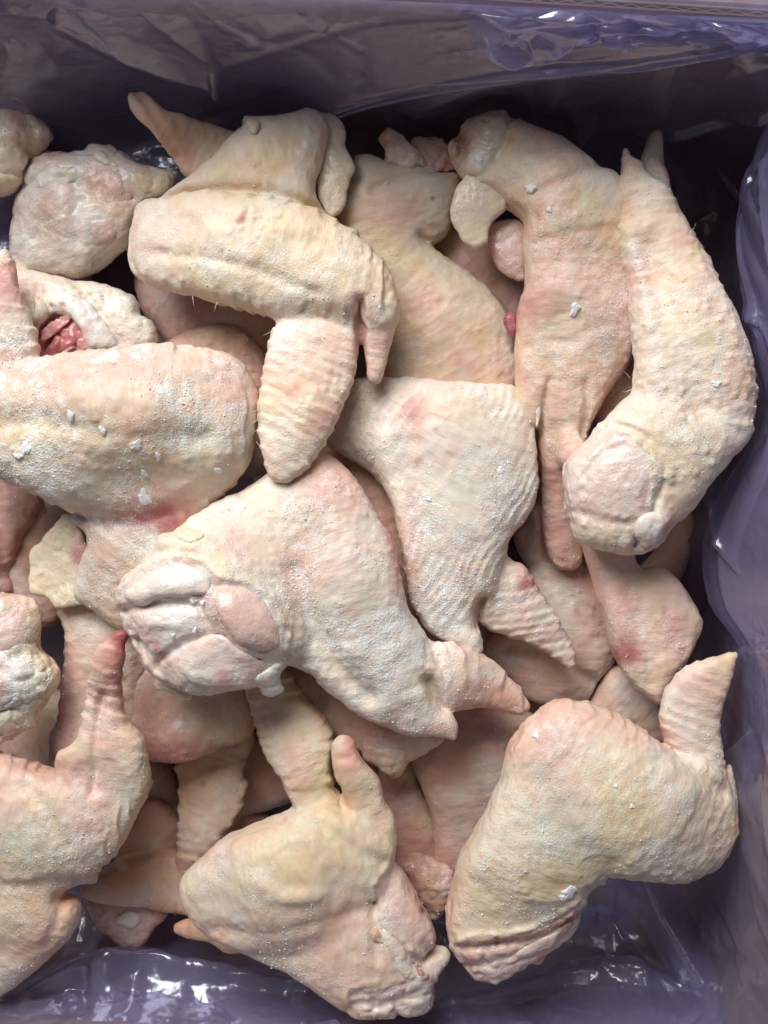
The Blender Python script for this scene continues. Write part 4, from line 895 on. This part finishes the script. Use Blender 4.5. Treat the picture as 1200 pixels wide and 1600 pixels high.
make_wing('pale drumette with knobbly cut muscle end near the top left corner', [
    P_('drumette', [(36,274),(66,240),(131,240),(142,228),(165,227),(195,243),(225,262),(268,265),(280,274),(276,288),(258,308),(225,335),(202,382),(169,405),(142,427),(116,438),(75,431),(22,427),(18,370),(29,314)], 56, z=[(150,320,-10),(60,400,-30)])],
  base=dict(muscle=.8, white=.6, grey=.5), mat='meat', rag=.45, frost=.2, seed=31, grains=90, fol=.1, lump=1.6, paint=[(155,285,26,22,'pink',.6),(235,290,40,20,'yellow',.4)],
  strokes=[([(40,300),(100,290),(150,310),(215,320)], 8, 6),([(130,290),(135,340),(130,390)], 8, 5),([(140,330),(200,325)], 6, 4)],
  extras=[P_('exposed_muscle', [(38,274),(66,246),(110,250),(140,262),(135,285),(100,292),(60,296),(40,292)], 8.7, dz=-5, mat='fat', base=dict(cart=.6, fat=.5, muscle=.5), lump=2.4),
          P_('exposed_muscle', [(142,262),(180,262),(206,290),(212,312),(180,325),(146,318)], 8.1, dz=-5, base=dict(muscle=1., pink=.4)),
          P_('exposed_muscle', [(135,350),(160,338),(192,334),(196,352),(175,378),(146,384)], 7.4, dz=-5, base=dict(muscle=1., pink=.5)),
          P_('cartilage', [(150,238),(168,228),(188,242),(192,262),(168,262),(150,252)], 11, dz=-3, mat='fat', base=dict(fat=.8, cart=.5), lump=2.),
          P_('skin_flap', [(196,256),(225,262),(268,265),(279,275),(258,305),(225,310),(205,290)], 10, dz=-3, mat='fat', base=dict(fat=.9, grey=.5), lump=1.4)])

make_wing('opened wing joint with red marrow cavity and white cartilage, upper left', [
    P_('drumette', [(10,420),(60,424),(115,437),(165,442),(209,464),(218,494),(238,502),(246,530),(222,556),(100,600),(30,600),(-20,520)], 44, z=[(60,500,-5),(220,520,-15)])],
  base=dict(fat=.7, white=.5, muscle=.5), rag=.5, frost=.15, seed=32, grains=60, fol=.1, lump=1.1, paint=[(95,520,40,30,'red',.7),(120,520,30,30,'rose',.6),(60,450,60,20,'pink',.6)], mat='meat',
  cuts=[P_('marrow_cavity', [(52,548),(66,508),(98,486),(128,512),(150,540),(140,562),(100,572),(58,572)], 1, rag=1.2, base=dict(rose=1., pink=.5, red=.4))],
  strokes=[([(70,545),(90,515),(112,500)], 16, 20),([(118,440),(160,490),(190,540)], 7, 5)],
  extras=[P_('cartilage', [(78,474),(92,458),(115,458),(138,472),(160,500),(182,530),(184,545),(165,552),(142,545),(128,520),(112,500),(96,492)], 17, dz=-2, mat='fat', base=dict(cart=1.), paint=[(98,474,7,12,'rose',.8),(135,515,16,14,'rose',.5)], lump=1.1),
          P_('cartilage', [(50,462),(58,460),(68,468),(74,490),(68,505),(54,508),(48,500),(56,484)], 9, dz=2, mat='fat', base=dict(cart=.6, fat=.7)),
          P_('exposed_muscle', [(62,520),(82,498),(108,486),(112,500),(90,520),(66,538)], 5.6, dz=5, base=dict(pink=1., rose=.5), lump=1.8),
          P_('cut_bone', [(94,553),(104,545),(114,541),(118,546),(108,553),(97,558)], 6, dz=10, base=dict(dark=1.)),
          P_('exposed_muscle', [(120,532),(135,525),(150,540),(152,556),(125,560),(115,548)], 6.2, dz=3, base=dict(rose=1., pink=.8), lump=2.)])

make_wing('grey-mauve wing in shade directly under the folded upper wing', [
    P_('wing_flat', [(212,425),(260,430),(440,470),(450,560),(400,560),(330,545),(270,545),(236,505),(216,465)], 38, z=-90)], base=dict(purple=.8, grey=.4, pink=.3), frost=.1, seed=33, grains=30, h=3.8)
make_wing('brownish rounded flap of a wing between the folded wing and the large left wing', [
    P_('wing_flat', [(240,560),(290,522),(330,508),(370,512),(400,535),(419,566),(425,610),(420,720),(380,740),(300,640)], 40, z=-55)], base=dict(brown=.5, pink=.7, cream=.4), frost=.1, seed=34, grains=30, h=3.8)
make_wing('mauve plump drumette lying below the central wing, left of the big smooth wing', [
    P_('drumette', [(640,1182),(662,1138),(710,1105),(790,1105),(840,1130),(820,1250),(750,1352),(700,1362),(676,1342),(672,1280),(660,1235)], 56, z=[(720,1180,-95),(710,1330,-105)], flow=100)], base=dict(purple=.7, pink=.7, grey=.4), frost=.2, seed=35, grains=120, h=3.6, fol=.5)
make_wing('raw pink meat end of a wing squeezed between the two bottom wings', [
    P_('drumette', [(612,1348),(650,1332),(682,1345),(706,1354),(712,1386),(694,1422),(672,1434),(650,1402),(625,1370)], 30, z=-75)], base=dict(rose=.8, pink=.8), mat='meat', rag=1., frost=.25, lump=1.2, fol=0, seed=36, grains=60, h=3.4)
make_wing('pink wing with ragged end tucked under the central wing', [
    P_('wing_flat', [(430,1050),(520,1050),(630,1120),(694,1150),(664,1178),(641,1190),(626,1210),(605,1214),(590,1196),(568,1172),(545,1162),(490,1120)], 34, z=[(500,1090,-50),(620,1190,-35)])], base=dict(pink=.8, cream=.7, rose=.2), frost=.3, seed=37, grains=120, h=3.4, lump=1.4,
  extras=[P_('skin_flap', [(560,1170),(590,1160),(640,1170),(632,1200),(606,1214),(588,1196)], 11, dz=-4, mat='fat', base=dict(pink=.8, fat=.6), lump=2.)])
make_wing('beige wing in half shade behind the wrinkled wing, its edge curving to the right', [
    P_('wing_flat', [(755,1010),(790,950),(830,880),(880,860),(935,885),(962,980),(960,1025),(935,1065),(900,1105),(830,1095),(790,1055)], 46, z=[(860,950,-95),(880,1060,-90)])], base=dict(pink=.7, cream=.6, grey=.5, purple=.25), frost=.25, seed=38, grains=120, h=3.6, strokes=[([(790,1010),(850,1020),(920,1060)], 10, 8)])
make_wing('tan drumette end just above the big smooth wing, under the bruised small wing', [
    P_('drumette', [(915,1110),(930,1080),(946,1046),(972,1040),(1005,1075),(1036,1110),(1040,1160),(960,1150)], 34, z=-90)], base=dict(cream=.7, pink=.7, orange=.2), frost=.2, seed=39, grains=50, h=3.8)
make_wing('small orange wing tip poking out at the bottom left of the pile', [
    P_('wing_tip', [(271,1452),(284,1436),(320,1436),(370,1450),(400,1480),(360,1490),(330,1472),(290,1463)], 18, z=-85)], base=dict(orange=1., pink=.4), frost=.1, seed=40, grains=0, h=3.4)
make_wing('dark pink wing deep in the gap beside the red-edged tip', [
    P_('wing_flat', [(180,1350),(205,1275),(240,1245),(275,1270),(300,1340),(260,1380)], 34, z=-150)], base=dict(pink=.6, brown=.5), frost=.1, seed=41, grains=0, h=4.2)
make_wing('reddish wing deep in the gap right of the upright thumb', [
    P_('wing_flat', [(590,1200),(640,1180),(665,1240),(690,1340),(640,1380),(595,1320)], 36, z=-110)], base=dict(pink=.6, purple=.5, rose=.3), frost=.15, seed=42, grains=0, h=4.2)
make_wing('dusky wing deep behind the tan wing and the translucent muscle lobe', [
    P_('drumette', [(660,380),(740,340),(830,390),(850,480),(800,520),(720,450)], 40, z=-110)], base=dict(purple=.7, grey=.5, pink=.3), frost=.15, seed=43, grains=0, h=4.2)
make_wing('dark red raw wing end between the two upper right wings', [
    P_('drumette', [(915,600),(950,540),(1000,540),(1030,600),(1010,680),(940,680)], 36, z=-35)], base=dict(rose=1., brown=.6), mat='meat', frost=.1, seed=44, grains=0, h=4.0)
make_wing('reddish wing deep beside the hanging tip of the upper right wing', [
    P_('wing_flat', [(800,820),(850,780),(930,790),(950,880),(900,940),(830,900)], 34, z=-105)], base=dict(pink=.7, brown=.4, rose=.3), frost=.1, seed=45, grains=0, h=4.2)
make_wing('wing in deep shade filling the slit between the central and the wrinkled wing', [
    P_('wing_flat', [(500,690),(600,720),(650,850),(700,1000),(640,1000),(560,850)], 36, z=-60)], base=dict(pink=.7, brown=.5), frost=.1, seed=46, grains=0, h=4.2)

# bottom layer: one more wing, repeated, that only shows as dim shapes in the gaps
low = make_wing('chicken wing of the bottom layer, mostly hidden in the shade under the pile', [
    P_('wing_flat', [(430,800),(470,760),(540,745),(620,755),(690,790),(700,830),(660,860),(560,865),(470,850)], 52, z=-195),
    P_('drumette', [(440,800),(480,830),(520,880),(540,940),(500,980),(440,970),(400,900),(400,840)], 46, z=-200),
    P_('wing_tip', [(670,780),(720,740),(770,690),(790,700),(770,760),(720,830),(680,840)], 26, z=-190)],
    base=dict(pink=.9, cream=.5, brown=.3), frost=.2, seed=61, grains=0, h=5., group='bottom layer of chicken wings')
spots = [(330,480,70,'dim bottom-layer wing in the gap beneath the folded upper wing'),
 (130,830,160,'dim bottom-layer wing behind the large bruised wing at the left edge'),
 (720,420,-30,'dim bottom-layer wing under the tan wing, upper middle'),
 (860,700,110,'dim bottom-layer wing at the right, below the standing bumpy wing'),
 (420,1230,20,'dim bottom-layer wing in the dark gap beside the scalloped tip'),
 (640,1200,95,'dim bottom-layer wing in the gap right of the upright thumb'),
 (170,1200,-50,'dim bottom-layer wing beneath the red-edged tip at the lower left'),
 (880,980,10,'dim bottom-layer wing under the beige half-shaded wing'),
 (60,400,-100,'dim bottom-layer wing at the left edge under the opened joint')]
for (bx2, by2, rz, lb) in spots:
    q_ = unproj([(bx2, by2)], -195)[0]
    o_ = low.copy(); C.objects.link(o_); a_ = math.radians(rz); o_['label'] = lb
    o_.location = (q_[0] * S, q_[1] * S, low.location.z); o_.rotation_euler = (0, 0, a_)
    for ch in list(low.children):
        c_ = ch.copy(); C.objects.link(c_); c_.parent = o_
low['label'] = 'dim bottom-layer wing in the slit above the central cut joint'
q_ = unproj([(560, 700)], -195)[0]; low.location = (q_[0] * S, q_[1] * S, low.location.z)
